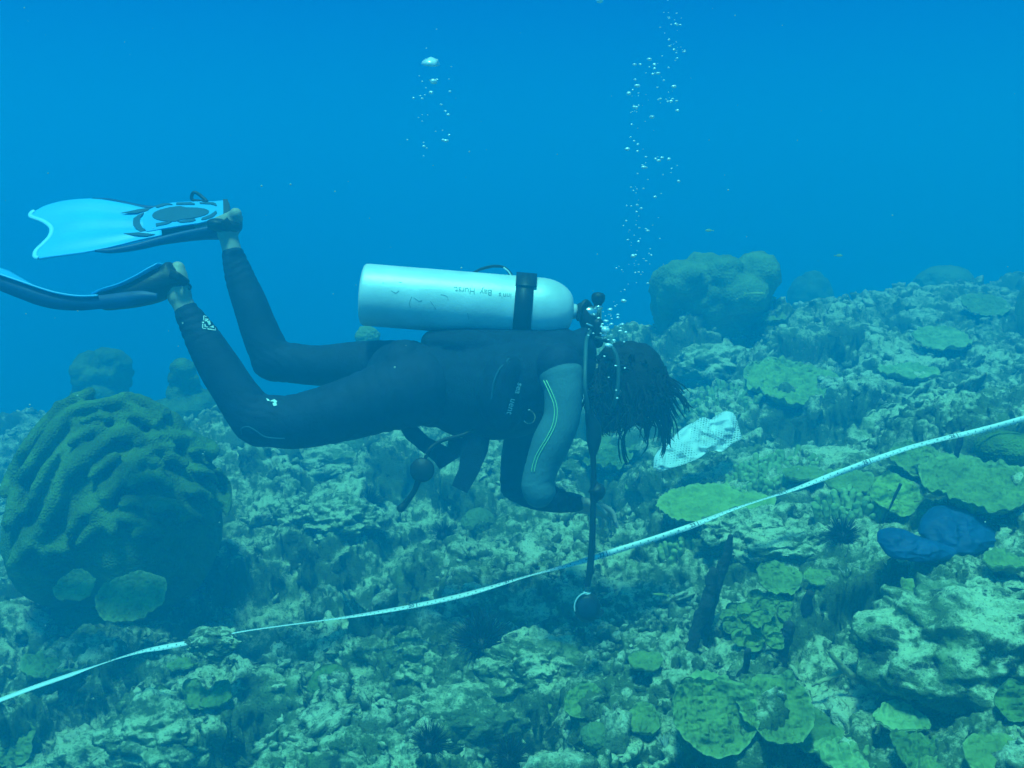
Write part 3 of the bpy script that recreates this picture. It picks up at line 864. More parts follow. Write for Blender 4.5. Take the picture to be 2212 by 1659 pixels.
plate('dull green plate coral among rubble above the blue bag, at the tape', 2010, 1018, 40, 16, 41, lob=0.16, m='plate_dark')
plate('pale green plate on the upper edge of the large right slab', 2010, 1290, 62, 26, 42, lob=0.2, m='plate')
plate('green plate coral at the right edge on top of the large slab', 2180, 1215, 50, 24, 43, lob=0.18)
plate('green plate coral half under the corner plates by the right edge', 2190, 1520, 46, 44, 44, lob=0.14, m='plate_dark')
plate('small yellow green plate left of the tall rope sponge', 1395, 1430, 34, 22, 45, lob=0.2)
plate('small green plate close above the bottom edge, right of centre', 1390, 1560, 40, 30, 46, lob=0.2)
plate('dull plate coral beneath the wide foreground plates', 1760, 1585, 60, 46, 47, lob=0.16, m='plate_dark')
plate('greenish plate coral at the foot of the staghorn coral', 1950, 1560, 56, 30, 48, lob=0.2, m='plate_pale')
plate('hazy green plate coral high on the slope left of the far right one', 1960, 805, 60, 18, 49, lob=0.2, m='plate_pale')
plate('green plate coral just left of the mesh bag tip', 1330, 960, 55, 22, 50, lob=0.2, m='plate')
def clump(label, px, py, w_px, n, seed, m='plate_pale', fl=1.0):
    """finger coral: short blunt branches crowded together"""
    p, d = hit(px, py)
    rng = np.random.default_rng(seed); k = d / F; mb = MB()
    for _ in range(n):
        a, r = rng.uniform(0, 2 * math.pi), math.sqrt(rng.uniform(0, 1)) * w_px * k
        b = p + np.array((r * math.cos(a), r * math.sin(a) * .9, -.03))
        b[2] = float(ground(b[0], b[1])[0]) - .02
        t = b + np.array((math.cos(a) * .02, math.sin(a) * .02, rng.uniform(.035, .07) * fl)) + rng.normal(size=3) * .008
        V, Fc = tube([b, (b + t) / 2 + rng.normal(size=3) * .004, t], [.010, .011, .0095 * rng.uniform(.8, 1.3)], n=9, ns=9, caps='round')
        mb.add(V, Fc)
    tag(mb.build('finger_coral', M[m], origin=p), label, 'coral', 'finger coral clumps')
clump('knobby finger coral patch between the mesh bag and the tape', 1660, 1040, 95, 150, 1)
clump('knobby finger coral patch right of the tall dark rope sponge tip', 1500, 1180, 60, 70, 2)
clump('distant knobby finger coral bank left of the big lumpy plate', 1560, 880, 100, 150, 3)
clump('knobby finger coral patch under the tape near its right end', 1840, 1110, 70, 80, 4)

# ------------------------------------------------------------------ urchins, sponges, plume, staghorn
def urchin(label, px, py, r_px, seed, n=190, dc=None):
    p, d = hit(px, py)
    if dc: d = dc; p = P(px, py, dc)
    r = r_px * d / F
    rng = np.random.default_rng(seed)
    root = empty('sea_urchin', p)
    tag(root, label, 'sea urchin', 'black sea urchins')
    c = p + (0, 0, r * 0.38) - FW * r * .2
    V, Fc = ico(3)
    mk('test', V * (r * .46, r * .46, r * .38) + c, Fc, M['urchin'], root, origin=p)
    mb = MB()
    for _ in range(n):
        v = rng.normal(size=3); v /= np.linalg.norm(v)
        if v[2] < -0.25: v[2] = abs(v[2])
        L_ = r * rng.uniform(0.62, 1.05)
        a = c + v * r * 0.2; b = c + v * L_
        mb.add(*tube([a, b], [r * 0.026, r * 0.007], n=4))
    o = mb.build('spines', M['urchin'], root, origin=p)
    o['kind'] = 'stuff'
urchin('largest black long-spined urchin, below the octopus regulator', 1040, 1418, 78, 1, 340)
urchin('round black urchin between the rock crest and the blue bag', 1815, 1176, 48, 2, 260)
urchin('small black urchin in a hollow under the diver belly', 795, 1100, 42, 3)
urchin('dark urchin at the bottom edge, left of centre', 930, 1625, 56, 4)
urchin('black urchin cut by the bottom edge under the pale lumpy rock', 1100, 1660, 60, 5)
urchin('small dark urchin in the hollow left of the hand', 960, 1170, 36, 6)

def finger(label, name, pts, rpx, m='sponge', cat='sponge', group='rope sponges'):
    """a knobbly column through (px, py, depth factor) pixels standing on the reef"""
    p, d = hit(pts[0][0], pts[0][1])
    q = [P(x, y, d * k) for x, y, k in pts]
    q.insert(0, q[0] - np.array((0, 0, 0.05)))
    rr = [rpx[0] * d / F] + [r * d / F for r in rpx]
    k = max(60, int(np.linalg.norm(np.diff(np.array(q), axis=0), axis=1).sum() / 0.004))
    V, Fc = tube(q, rr, n=20, ns=k, caps='round')
    c = np.repeat(np.array(spline(np.array(q), k)), 20, axis=0)
    c = np.vstack([np.repeat(c[:1], 100, 0), c, np.repeat(c[-1:], 100, 0)])
    x, y, z = (V * 30).T
    V = c + (V - c) * (1 + 0.55 * fbm(x, y, z, 3, 7) + 0.25 * fbm(x * .3, y * .3, z * .3, 2, 9))[:, None]
    o = mk(name, V, Fc, M[m], origin=p)
    return tag(o, label, cat, group)
finger('tall dark rope sponge leaning right beside the green rosette', 'rope_sponge', [(1512, 1390, 1), (1530, 1320, .995), (1552, 1250, .99), (1572, 1195, .985), (1578, 1160, .98)], [15, 14, 11, 9, 6])
finger('dark rope sponge stump joined low on the tall one', 'rope_sponge', [(1500, 1370, .97), (1528, 1300, .965), (1540, 1235, .96)], [14, 13, 9])
finger('thick short dark rope sponge under the small oval plate', 'rope_sponge', [(1722, 1345, 1), (1738, 1315, .99), (1750, 1283, .98)], [13, 14, 11])
finger('short upright dark rope sponge at the right side of the rosette', 'rope_sponge', [(1692, 1410, .97), (1698, 1380, .965), (1705, 1352, .96)], [10, 11, 9])
finger('thin dark rope sponge in front of the rosette', 'rope_sponge', [(1590, 1475, 1), (1610, 1445, .99), (1616, 1405, .98)], [8, 8, 6])
finger('thin dark stick standing across the split plate coral', 'dead_stick', [(1914, 1120, .985), (1928, 1084, .98), (1945, 1047, .975)], [2.5, 2.5, 3], cat='stick', group='dark sticks')
finger('dark upright stick in front of the tape near the right edge', 'dead_stick', [(2060, 1010, .95), (2072, 960, .945), (2080, 925, .94)], [7, 6, 4], cat='stick', group='dark sticks')

def plume(label, px, py, h_px, seed, n=26, spread=0.5, m='plume'):
    p, d = hit(px, py)
    h = h_px * d / F
    rng = np.random.default_rng(seed)
    mb = MB()
    for _ in range(n):
        a = rng.uniform(-1, 1); b = rng.uniform(-.5, .5)
        tip = p + np.array((a * spread * h, b * spread * h, h * rng.uniform(.75, 1.05) * (1 - .25 * a * a)))
        mid = p + (tip - p) * .5 + np.array((0, 0, .08 * h)) + rng.normal(size=3) * .03 * h
        mb.add(*tube([p + rng.normal(size=3) * .01, mid, tip], [.0032, .0028, .0012], n=5, ns=9))
    tag(mb.build('sea_plume', M[m], origin=p), label, 'soft coral', 'sea plumes')
plume('pale upright sea plume of thin stalks left of the blue bag', 1845, 1285, 70, 3, 34, .55)
plume('pale feathery sea plume at the bottom edge, left of the large round plate', 1440, 1630, 46, 5, 18, .6)
plume('wispy pale sea plume in the bottom left quarter', 475, 1640, 46, 6, 20, .5)
plume('wispy sea plume standing behind the largest urchin', 1045, 1370, 50, 7, 22, .6)
def staghorn(label, px, py, arms, seed):
    p, d = hit(px, py)
    mb = MB()
    for pl in arms:
        q = [P(x, y, d * k * .975) for x, y, k in pl[0]]
        V, Fc = tube(q, [r * d / F for r in pl[1]], n=10, ns=24, caps='round')
        x, y, z = (V * 90).T
        V = V + 0.0022 * np.stack([vnoise(x, y, z, 3), vnoise(x, y, z, 4), vnoise(x, y, z, 5)], -1)
        mb.add(V, Fc)
    tag(mb.build('staghorn_coral', M['staghorn'], origin=p), label, 'coral')
staghorn('branching pale yellow staghorn coral lying on rock at the lower right', 1835, 1470,
         [([(1885, 1482, 1), (1850, 1465, .975), (1822, 1445, .965), (1800, 1420, .955), (1788, 1406, .95)], [8, 8, 7, 5, 2.5]),
          ([(1848, 1465, .975), (1862, 1452, .965), (1872, 1440, .955)], [6, 5, 2.5]),
          ([(1822, 1447, .966), (1798, 1462, .965), (1772, 1472, .965), (1756, 1480, .97)], [7, 6, 4, 2.5])], 1)

# ------------------------------------------------------------------ the tape measure
M['tape'] = mat('tape_white', (0.86, 0.88, 0.86), 0.45, 0.08, 8, spec=0.4)
M['ink'] = mat('tape_ink', (0.07, 0.10, 0.11), 0.6, 0.1)
TP = [(-170, 1568, 10, 2.95), (-80, 1541, 10, 2.95), (0, 1512, 11, 2.97), (75, 1484, 11, 3.0), (150, 1458, 10, 3.02), (210, 1437, 3, 3.03), (260, 1420, 3.5, 3.05), (310, 1406, 8, 3.05), (350, 1399, 13, 3.05), (400, 1390, 12, 3.06), (455, 1378, 5, 3.07), (515, 1366, 3, 3.08), (610, 1352, 3, 3.1),
      (700, 1340, 3.5, 3.11), (790, 1327, 8, 3.12), (900, 1308, 11, 3.13), (1000, 1286, 12, 3.14), (1080, 1263, 8, 3.15), (1150, 1242, 4, 3.15), (1210, 1226, 8, 3.15), (1265, 1210, 14, 3.15),
      (1340, 1187, 17, 3.16), (1420, 1162, 17, 3.17), (1500, 1134, 14, 3.19), (1580, 1102, 7, 3.2), (1650, 1078, 4, 3.22), (1720, 1056, 9, 3.24), (1800, 1026, 15, 3.26), (1880, 996, 15, 3.28),
      (1960, 968, 12, 3.30), (2040, 947, 12, 3.30), (2120, 929, 15, 3.30), (2212, 904, 17, 3.30), (2300, 880, 17, 3.32), (2420, 845, 17, 3.35)]
def tape():
    q = spline(np.array(TP, float), 900)
    c = np.array([P(x, y, d * 0.985) for x, y, _, d in q])
    c[:, 2] += 0.0012 * vnoise(np.arange(900) * .03, np.zeros(900), np.zeros(900), 5)
    W = 0.0172
    T = np.gradient(c, axis=0); T /= np.linalg.norm(T, axis=1)[:, None]
    cosA = np.clip(0.78 * q[:, 2] * q[:, 3] / F / W, 0.10, 1.0)
    sgn = np.where(vnoise(np.arange(900) * .004, np.zeros(900), np.zeros(900), 2) > 0, 1, 1)
    sinA = np.sqrt(1 - cosA ** 2) * sgn
    ray = c - CAM; ray /= np.linalg.norm(ray, axis=1)[:, None]
    U0 = np.cross(T, -ray); U0 /= np.linalg.norm(U0, axis=1)[:, None]
    U0 *= np.sign(U0 @ UP)[:, None]
    D = np.cross(T, U0); D *= np.sign(D @ FW)[:, None]
    A = U0 * cosA[:, None] + D * sinA[:, None]         # across the ribbon; top edge leans away
    Nn = np.cross(T, A); Nn *= -np.sign(Nn @ FW)[:, None]
    s = np.concatenate([[0], np.cumsum(np.linalg.norm(np.diff(c, axis=0), axis=1))])
    h = 0.0005
    V = np.vstack([c - A * W / 2 + Nn * h, c + A * W / 2 + Nn * h, c - A * W / 2 - Nn * h, c + A * W / 2 - Nn * h])
    n = 900; i = np.arange(n - 1)
    f = np.vstack([np.stack([i, i + 1, i + 1 + n, i + n], -1), np.stack([i + 2 * n, i + 3 * n, i + 3 * n + 1, i + 2 * n + 1], -1),
                   np.stack([i + n, i + n + 1, i + 3 * n + 1, i + 3 * n], -1), np.stack([i, i + 2 * n, i + 2 * n + 1, i + 1], -1)])
    o = mk('measuring_tape', V, f, M['tape'], origin=c[0])
    tag(o, 'white tape measure with black foot and inch numbers stretched across the reef', 'measuring tape')
    def on(sv, vv):
        g = lambda k: np.interp(sv, s, k)
        cc = np.stack([g(c[:, k]) for k in range(3)], -1); aa = np.stack([g(A[:, k]) for k in range(3)], -1); nn = np.stack([g(Nn[:, k]) for k in range(3)], -1)
        return cc + aa * vv[:, None] + nn * 0.0016
    xs = q[:, 0]
    s22, s23 = np.interp(1300, xs, s), np.interp(1497, xs, s)
    ft = s23 - s22
    mb_v, mb_f, k = [], [], 0
    def put(txt, s0, size):
        nonlocal k
        tv, tf = text_mesh(txt, size, 0.0004)
        mb_v.append(on(s0 + tv[:, 0], tv[:, 1])); mb_f.extend([[i + k for i in f_] for f_ in tf]); k += len(tv)
    def tick(s0, v0, v1, w_=0.0012):
        nonlocal k
        mb_v.append(on(np.array([s0 - w_, s0 + w_, s0 + w_, s0 - w_]), np.array([v0, v0, v1, v1]))); mb_f.append([k, k + 1, k + 2, k + 3]); k += 4
    for foot in range(17, 28):
        s0 = s22 + (foot - 22) * ft
        if not (0.05 < s0 < s[-1] - 0.05): continue
        put(str(foot), s0, 0.017)
        tick(s0 + 0.016, -W / 2, W / 2 * .9)
        for inch in range(1, 12):
            si = s0 + ft * inch / 12
            if 0.05 < si < s[-1] - 0.05:
                put(str(inch), si, 0.0058)
                tick(si + ft / 24, -W / 2, -W / 2 + .005, 0.0008)
    mk('markings', np.concatenate(mb_v), mb_f, M['ink'], o, False, origin=c[0])
tape()

# ------------------------------------------------------------------ bags
def net_mat():
    m, t, b = nodes_of('white_net')
    N, K = t.nodes.new, t.links.new
    b.inputs['Base Color'].default_value = (0.84, 0.87, 0.86, 1); b.inputs['Roughness'].default_value = 0.7
    uv = N('ShaderNodeUVMap')
    mp = N('ShaderNodeMapping'); mp.inputs['Scale'].default_value = (1, 1, 1)
    K(uv.outputs[0], mp.inputs['Vector'])
    sp = N('ShaderNodeSeparateXYZ'); K(mp.outputs[0], sp.inputs[0])
    def M_(op, a, b_=None, c=None):
        q = N('ShaderNodeMath'); q.operation = op
        for i, s in enumerate((a, b_, c)):
            if s is None: continue
            if isinstance(s, (int, float)): q.inputs[i].default_value = s
            else: K(s, q.inputs[i])
        return q.outputs[0]
    # staggered round holes
    row = M_('FLOOR', sp.outputs['Y'])
    sh = M_('MULTIPLY', M_('MODULO', row, 2), 0.5)
    fx = M_('SUBTRACT', M_('FRACT', M_('ADD', sp.outputs['X'], sh)), 0.5)
    fy = M_('SUBTRACT', M_('FRACT', sp.outputs['Y']), 0.5)
    r2 = M_('ADD', M_('MULTIPLY', fx, fx), M_('MULTIPLY', fy, fy))
    ob = N('ShaderNodeTexCoord'); nz = N('ShaderNodeTexNoise'); nz.inputs['Scale'].default_value = 11; K(ob.outputs['Object'], nz.inputs['Vector'])
    hole = M_('LESS_THAN', r2, M_('MULTIPLY', M_('SUBTRACT', nz.outputs['Fac'], 0.36), 0.5))
    tr = N('ShaderNodeBsdfTransparent'); ms = N('ShaderNodeMixShader')
    K(hole, ms.inputs[0]); K(b.outputs[0], ms.inputs[1]); K(tr.outputs[0], ms.inputs[2])
    o = t.nodes['Material Output']; K(ms.outputs[0], o.inputs['Surface'])
    return m
M['net'] = net_mat()
def outline_bag(name, label, cat, outl, dc, thick, m, seed, crumple, uvs=0, group=None, tiltk=0.0, cells=26):
    """a limp bag: a closed pillow whose rim follows the outline, crumpled, with real thickness"""
    o2 = np.array(outl, float)
    cx, cy = o2.mean(0)
    na, nr = 180, 36
    q = spline(np.vstack([o2, o2[:1]]), na + 1)[:-1]
    s = np.linspace(0, 1, nr)
    top = []
    for sg in (-1, 1):
        X = cx + (q[:, None, 0] - cx) * s[None, :]; Y = cy + (q[:, None, 1] - cy) * s[None, :]
        x, y = X / 60, Y / 60
        zz = np.full_like(x, sg * .7 + seed)
        puff = np.sqrt(np.clip(1 - s ** 2.4, 0, 1))[None, :] * thick
        cr = crumple * (fbm(x * 1.2, y * 1.2, zz, 3, seed) + 0.6 * np.abs(vnoise(x * 2.4 + .4 * y, y * 2.4, zz, seed + 3)) + 0.45 * np.abs(vnoise(x * 1.5 - 3 * y, y * 3.2 + x, zz, seed + 4)))
        dep = dc + tiltk * (Y - cy) * dc / F + sg * puff + cr * (1 - s ** 6)[None, :]
        pts = CAM + dep[..., None] * FW + ((X - 1106) / F * dc)[..., None] * RT + ((829.5 - Y) / F * dc)[..., None] * UP
        top.append(pts.reshape(-1, 3))
    f = grid_faces(na, nr, True)
    V = np.vstack(top)
    o = mk(name, V, [f, f[:, ::-1] + na * nr], M[m], origin=V.mean(0))
    if uvs:
        me = o.data
        uv = me.uv_layers.new(name='UVMap')
        vi = np.empty(len(me.loops), np.int32); me.loops.foreach_get('vertex_index', vi)
        co = V[vi]
        u = (co @ RT) * uvs + 0.35 * (co @ UP) * uvs; v = (co @ UP) * uvs - 0.2 * (co @ RT) * uvs + 0.4 * (co @ FW) * uvs
        uv.data.foreach_set('uv', np.stack([u, v], -1).astype(np.float32).ravel())
    tag(o, label, cat, group)
    return o
BAGD = 4.15
bag = outline_bag('mesh_bag', 'white mesh bag lying crumpled on the reef behind the diver', 'bag',
            [(1402, 1006), (1412, 980), (1450, 950), (1478, 928), (1512, 912), (1530, 903), (1552, 908), (1580, 891), (1600, 896), (1604, 925), (1602, 948), (1580, 958), (1555, 974), (1530, 972), (1500, 988), (1465, 1000), (1435, 1008), (1415, 1012)],
            BAGD, 0.085, 'net', 3, 0.075, uvs=84, tiltk=-1.2)
M['blue_bag'] = mat('blue_plastic', (0.010, 0.070, 0.20), 0.6, 0.35, 14, 0.4, 25, spec=0.2)
b1 = outline_bag('plastic_bag', 'dark blue plastic bag in two bulging lobes lying on the reef at right', 'bag',
            [(1985, 1150), (2000, 1125), (2030, 1102), (2058, 1096), (2085, 1099), (2115, 1110), (2140, 1138), (2160, 1166), (2152, 1178), (2110, 1185), (2065, 1198), (2030, 1196), (2002, 1180)],
            2.98, 0.07, 'blue_bag', 9, 0.024, tiltk=-0.8)
b2 = outline_bag('lobe', None, None,
            [(1898, 1172), (1905, 1152), (1930, 1144), (1962, 1147), (1990, 1160), (2030, 1172), (2060, 1186), (2050, 1200), (2000, 1211), (1950, 1207), (1915, 1200)],
            2.90, 0.05, 'blue_bag', 14, 0.02, tiltk=-0.8)
b2.parent = b1; b2.matrix_parent_inverse = parent_inv(b1)

# ------------------------------------------------------------------ fish
M['fish'] = mat('fish_yellow', (0.62, 0.60, 0.12), 0.4, 0.3, 40, col2=(0.35, 0.42, 0.10))
def fish(label, px, py, len_px, dc, h=0.22, flip=1, pitch=0.0):
    p = P(px, py, dc); L_ = len_px * dc / F
    t = np.linspace(0, 1, 22)
    prof = np.interp(t, [0, .06, .2, .4, .65, .88, 1], [.01, .35, .8, 1, .75, .28, .2]) * h * L_ / 2
    c = np.stack([flip * (.4 - t) * L_, 0 * t, pitch * (t - .4) * L_], -1)
    root = empty('reef_fish', p)
    tag(root, label, 'fish', 'small yellowish reef fish')
    V, Fc = tube(c + p, prof, n=12, side=(0, 1, 0), r2=prof * .5)
    mk('body', V, Fc, M['fish'], root, origin=p)
    e = p + c[-1]
    def fin(name, pts):
        a = np.array(pts) * L_ * (flip, 1, 1) + p
        k = len(a)
        V = np.vstack([a + (0, .0012, 0), a - (0, .0012, 0)])
        j = list(range(k))
        Fc = [j, [x + k for x in j[::-1]]] + [[x, (x + 1) % k, (x + 1) % k + k, x + k][::-1] for x in j]
        mk(name, V, Fc, M['fish'], root, False, origin=p)
    z = pitch
    fin('tail_fin', [(-.58, 0, .02 + .98 * z), (-.76, 0, .13 + 1.16 * z), (-.70, 0, 0 + 1.1 * z), (-.76, 0, -.13 + 1.16 * z), (-.58, 0, -.02 + .98 * z)])
    fin('dorsal_fin', [(.15, 0, h * .40 - .0), (-.05, 0, h * .70), (-.38, 0, h * .42), (-.40, 0, h * .2), (.1, 0, h * .3)])
fish('slender yellow fish in front of the dark stalk of the lobed boulder coral', 1637, 634, 42, 5.6, .16, 1)
fish('pale yellow fish swimming in open water above the lobed boulder coral', 1530, 498, 17, 5.6, .34, -1)
fish('faint yellow fish in open water at the right', 1814, 552, 17, 6.2, .34, 1)
fish('tiny yellow fish near the dark hollow right of the octopus regulator', 1422, 1284, 32, 2.9, .14, -1, -.1)

# ------------------------------------------------------------------ bubbles
def bub_mat():
    m, t, b = nodes_of('air_bubble')
    b.inputs['Base Color'].default_value = (0.95, 0.97, 0.97, 1); b.inputs['Metallic'].default_value = 0.3
    b.inputs['Roughness'].default_value = 0.25
    return m
M['bubble'] = bub_mat()
BP = []
for s in range(3):
    V, Fc = ico(2)
    V = V.copy(); V[:, 2] *= (0.8, 0.6, 0.7)[s]; V[:, 0] *= (1, 1.15, 1.3)[s]
    x, y, z = (V * 1.3 + s * 7).T
    V = V * (1 + 0.22 * vnoise(x, y, z, s))[:, None]
    o = mk('air_bubble', V, Fc, M['bubble'])
    BP.append(o.data); bpy.data.objects.remove(o)
# the shape of a mushroom cap for the big one that tops the older stream
V, Fc = ico(3)
V = V.copy(); V[:, 2] = np.where(V[:, 2] > 0, V[:, 2] * .75, V[:, 2] * .25); V[:, 2] -= .35 * V[:, 0] * .5
x, y, z = (V * 1.6).T
V *= (1 + 0.25 * vnoise(x, y, z, 9))[:, None]
o = mk('air_bubble', V, Fc, M['bubble']); CAPM = o.data; bpy.data.objects.remove(o)
rng = np.random.default_rng(12)
def bubble(px, py, rpx, dc, label, group, me=None):
    o = bpy.data.objects.new('air_bubble', me or BP[rng.integers(3)])
    r = rpx * dc / F
    o.location = P(px, py, dc); o.scale = (r, r, r); o.rotation_euler = (0, 0, rng.uniform(0, 6))
    C.objects.link(o)
    tag(o, label, 'bubble', group)
LA, GA = 'small silvery air bubble in the tall stream rising above the diver head', 'bubbles in the tall stream'
LB, GB = 'small silvery air bubble in the short stream below the cap shaped bubble', 'bubbles in the short stream'
LC, GC = 'small silvery air bubble close around the regulator behind the diver head', 'bubbles leaving the regulator'
# the tall stream: clusters (centre, spread, count)
for cx, cy, sx, sy, k, big in [(1450, 30, 12, 22, 20, 2.2), (1448, 85, 20, 22, 26, 2.6), (1470, 105, 12, 8, 10, 2.8), (1420, 150, 22, 18, 20, 2.6), (1412, 165, 12, 14, 8, 2.8), (1395, 205, 34, 14, 26, 2.8), (1450, 215, 14, 10, 12, 2.8), (1390, 235, 18, 18, 14, 2.4), (1380, 290, 14, 22, 12, 2.6), (1400, 345, 38, 22, 16, 2.8), (1410, 395, 26, 22, 12, 2.6),
                           (1372, 440, 9, 22, 24, 2.3), (1366, 500, 10, 22, 22, 2.3), (1390, 490, 16, 26, 14, 2.4), (1372, 555, 12, 22, 14, 2.2), (1395, 560, 14, 14, 14, 2.2), (1345, 600, 14, 26, 12, 2.2), (1378, 610, 12, 24, 8, 2.2), (1330, 650, 9, 14, 8, 2.2)]:
    for _ in range(round(k * 0.56)):
        bubble(cx + rng.normal() * sx, cy + rng.normal() * sy, max(0.9, big * rng.lognormal(-.3, .5) * .95), 3.55 + rng.normal() * .08, LA, GA)
for px, py, r in [(1358, 202, 5), (1403, 128, 5), (1383, 139, 3.4), (1372, 172, 3), (1375, 232, 3.6), (1355, 322, 5), (1378, 312, 3), (1377, 327, 3), (1445, 344, 4), (1463, 239, 4), (1423, 347, 4.6), (1456, 187, 5), (1416, 343, 3)]:
    bubble(px, py, r, 3.5, LA, GA)
bubble(932, 139, 19, 3.75, 'large cap shaped air bubble on top of the short stream', 'bubbles in the short stream', CAPM)
for px, py, r in [(937, 176, 8), (930, 173, 4), (943, 172, 4), (931, 200, 5), (972, 198, 3), (893, 212, 3), (912, 213, 3), (908, 207, 2), (918, 205, 2), (953, 226, 3), (962, 240, 3), (968, 248, 4), (963, 304, 5.5), (957, 303, 4), (916, 316, 3.4), (922, 320, 2), (970, 292, 3), (956, 282, 2), (880, 302, 2), (915, 308, 2), (943, 63, 1.6), (921, 104, 1.8), (975, 144, 1.5), (970, 171, 1.6), (906, 164, 1.8), (912, 176, 2), (920, 190, 2), (904, 254, 1.8), (912, 262, 1.7), (912, 248, 1.6), (941, 284, 1.7), (915, 337, 1.6), (924, 248, 1.5)]:
    bubble(px, py, r, 3.75, LB, GB)
bubble(1295, 1, 8, 3.6, 'lone flat air bubble cut by the top edge', None, BP[2])
for _ in range(46):
    bubble(1315 + rng.normal() * 16, 702 + rng.normal() * 22, max(1.0, 3.0 * rng.lognormal(-.3, .45) * .9), 2.98 + rng.normal() * .03, LC, GC)
for px, py, r in [(1306, 770, 2.5), (1330, 790, 3), (1315, 815, 2), (1331, 843, 2.4), (1333, 860, 3), (1350, 795, 2.4), (1321, 700, 4), (1340, 715, 4), (1326, 735, 4), (1352, 718, 3.4)]:
    bubble(px, py, r, 2.9, LC, GC)

# ------------------------------------------------------------------ specks that drift in the water
mb = MB()
V, Fc = ico(1)
for _ in range(170):
    d = rng.uniform(1.2, 5)
    mb.add(V * rng.uniform(.0006, .0014) * d ** .4 + P(rng.uniform(0, 2212), rng.uniform(0, 1500), d), Fc)
M['speck'] = mat('drifting_specks', (0.5, 0.55, 0.5), 0.9, 0.2)
o = mb.build('drifting_specks', M['speck']); o['kind'] = 'stuff'; o['label'] = 'tiny pale specks drifting in the water'

# ------------------------------------------------------------------ the diver
DD = 3.10                                # metres from the lens to the middle of the diver
SP = DD / F                              # metres per pixel there
def D(px, py, dd=0.0): return P(px, py, DD + dd)
NEAR = -FW                               # towards the lens
M['suit'] = mat('neoprene_black', (0.009, 0.024, 0.058), 0.75, 0.35, 25, 0.25, 140, spec=0.25)
M['suit_grey'] = mat('neoprene_grey', (0.085, 0.17, 0.20), 0.75, 0.15, 12, 0.2, 140, spec=0.2)
M['piping'] = mat('piping_lime', (0.40, 0.72, 0.32), 0.6, 0.1)
M['skin'] = mat('skin', (0.42, 0.36, 0.27), 0.55, 0.2, 18, 0.15, 90, spec=0.35)
M['hair'] = mat('dark_hair', (0.012, 0.014, 0.014), 0.8, 0.4, 60, 0.5, 180)
M['vest'] = mat('vest_cordura', (0.009, 0.026, 0.058), 0.8, 0.35, 30, 0.4, 260, spec=0.2)
M['rubber'] = mat('black_rubber', (0.014, 0.016, 0.018), 0.5, 0.3, 40, 0.1, 120)
M['rubber_blue'] = mat('fin_rail_rubber', (0.006, 0.045, 0.16), 0.5, 0.25, 20)
M['blade'] = mat('fin_blade_blue', (0.06, 0.48, 0.92), 0.4, 0.12, 6, spec=0.4)
M['sole'] = mat('fin_sole_blue', (0.04, 0.40, 0.85), 0.45, 0.1, 8)
M['steel'] = mat('chromed_steel', (0.75, 0.77, 0.78), 0.18, 0.05, 30, metal=0.9)
M['letter'] = mat('reflective_print', (0.55, 0.72, 0.75), 0.5, 0.1)
M['emblem'] = mat('ankle_emblem', (0.75, 0.82, 0.78), 0.5, 0.1)
M['alu'] = mat('tank_aluminium', (0.82, 0.85, 0.86), 0.45, 0.10, 9, 0.06, 60, metal=0.2, spec=0.5, col2=(0.62, 0.67, 0.68), detail=9)
M['marker'] = mat('marker_pen', (0.26, 0.38, 0.40), 0.8, 0.3)
M['glass'] = mat('mask_glass', (0.03, 0.05, 0.06), 0.08, 0.1, spec=0.6)

def limb(pts, extra=0.0, side=None, k=1.0, n=24, ns=None):
    """pts: (px, py, dd, r px[, depth r in metres]) -> a tapered closed tube"""
    c = np.array([D(a[0], a[1], a[2]) for a in pts])
    r = np.array([a[3] * SP * k + extra for a in pts])
    r2 = np.array([(a[4] + extra if len(a) > 4 else a[3] * SP * k + extra) for a in pts])
    return tube(c, r, n=n, ns=ns or 10 * len(pts), caps='round', side=FW if len(pts[0]) > 4 else None, r2=r2)
def ell(px, py, dd, ax, ay, az, ang=0.0, n=4):
    """ellipsoid: ax along the picture at ang degrees, ay across in the picture (px), az in depth (m)"""
    V, Fc = ico(n)
    c, s = math.cos(rad(ang)), math.sin(rad(ang))
    e1 = RT * c - UP * s; e2 = RT * s + UP * c
    return D(px, py, dd) + V[:, :1] * ax * SP * e1 + V[:, 1:2] * az * FW + V[:, 2:] * ay * SP * e2, Fc

# limbs as (px, py, depth, radius)
SHIN_B = [(388, 640, -.14, 25), (405, 676, -.14, 27), (432, 722, -.14, 36), (472, 790, -.14, 43), (512, 852, -.14, 46), (545, 898, -.14, 51), (566, 912, -.14, 53)]
THIGH_B = [(562, 908, -.14, 54), (640, 910, -.14, 57), (745, 886, -.13, 65), (840, 856, -.11, 74), (905, 838, -.09, 80)]
SHIN_A = [(492, 505, .14, 24), (504, 552, .14, 26), (517, 596, .14, 33), (534, 640, .14, 38), (556, 700, .14, 42), (576, 748, .14, 45), (590, 778, .14, 48)]
THIGH_A = [(588, 778, .14, 48), (680, 789, .14, 46), (780, 790, .13, 56), (870, 800, .11, 68), (920, 815, .09, 74)]
TORSO = [(868, 818, 0, 82, .165), (925, 830, 0, 92, .165), (1000, 836, 0, 92, .140), (1075, 832, 0, 98, .150), (1150, 818, 0, 100, .175), (1200, 800, 0, 88, .185), (1232, 792, 0, 58, .13)]
ARM_B = [(1208, 792, -.19, 48), (1217, 845, -.215, 36), (1213, 905, -.22, 33), (1191, 955, -.22, 34), (1172, 1005, -.215, 30), (1162, 1052, -.21, 29)]
FORE_B = [(1161, 1060, -.21, 29), (1185, 1074, -.19, 28), (1222, 1084, -.14, 23), (1246, 1086, -.10, 19)]
ARM_A = [(1195, 810, .19, 52), (1150, 880, .20, 42), (1126, 950, .20, 40), (1116, 1005, .19, 37), (1110, 1050, .18, 33)]
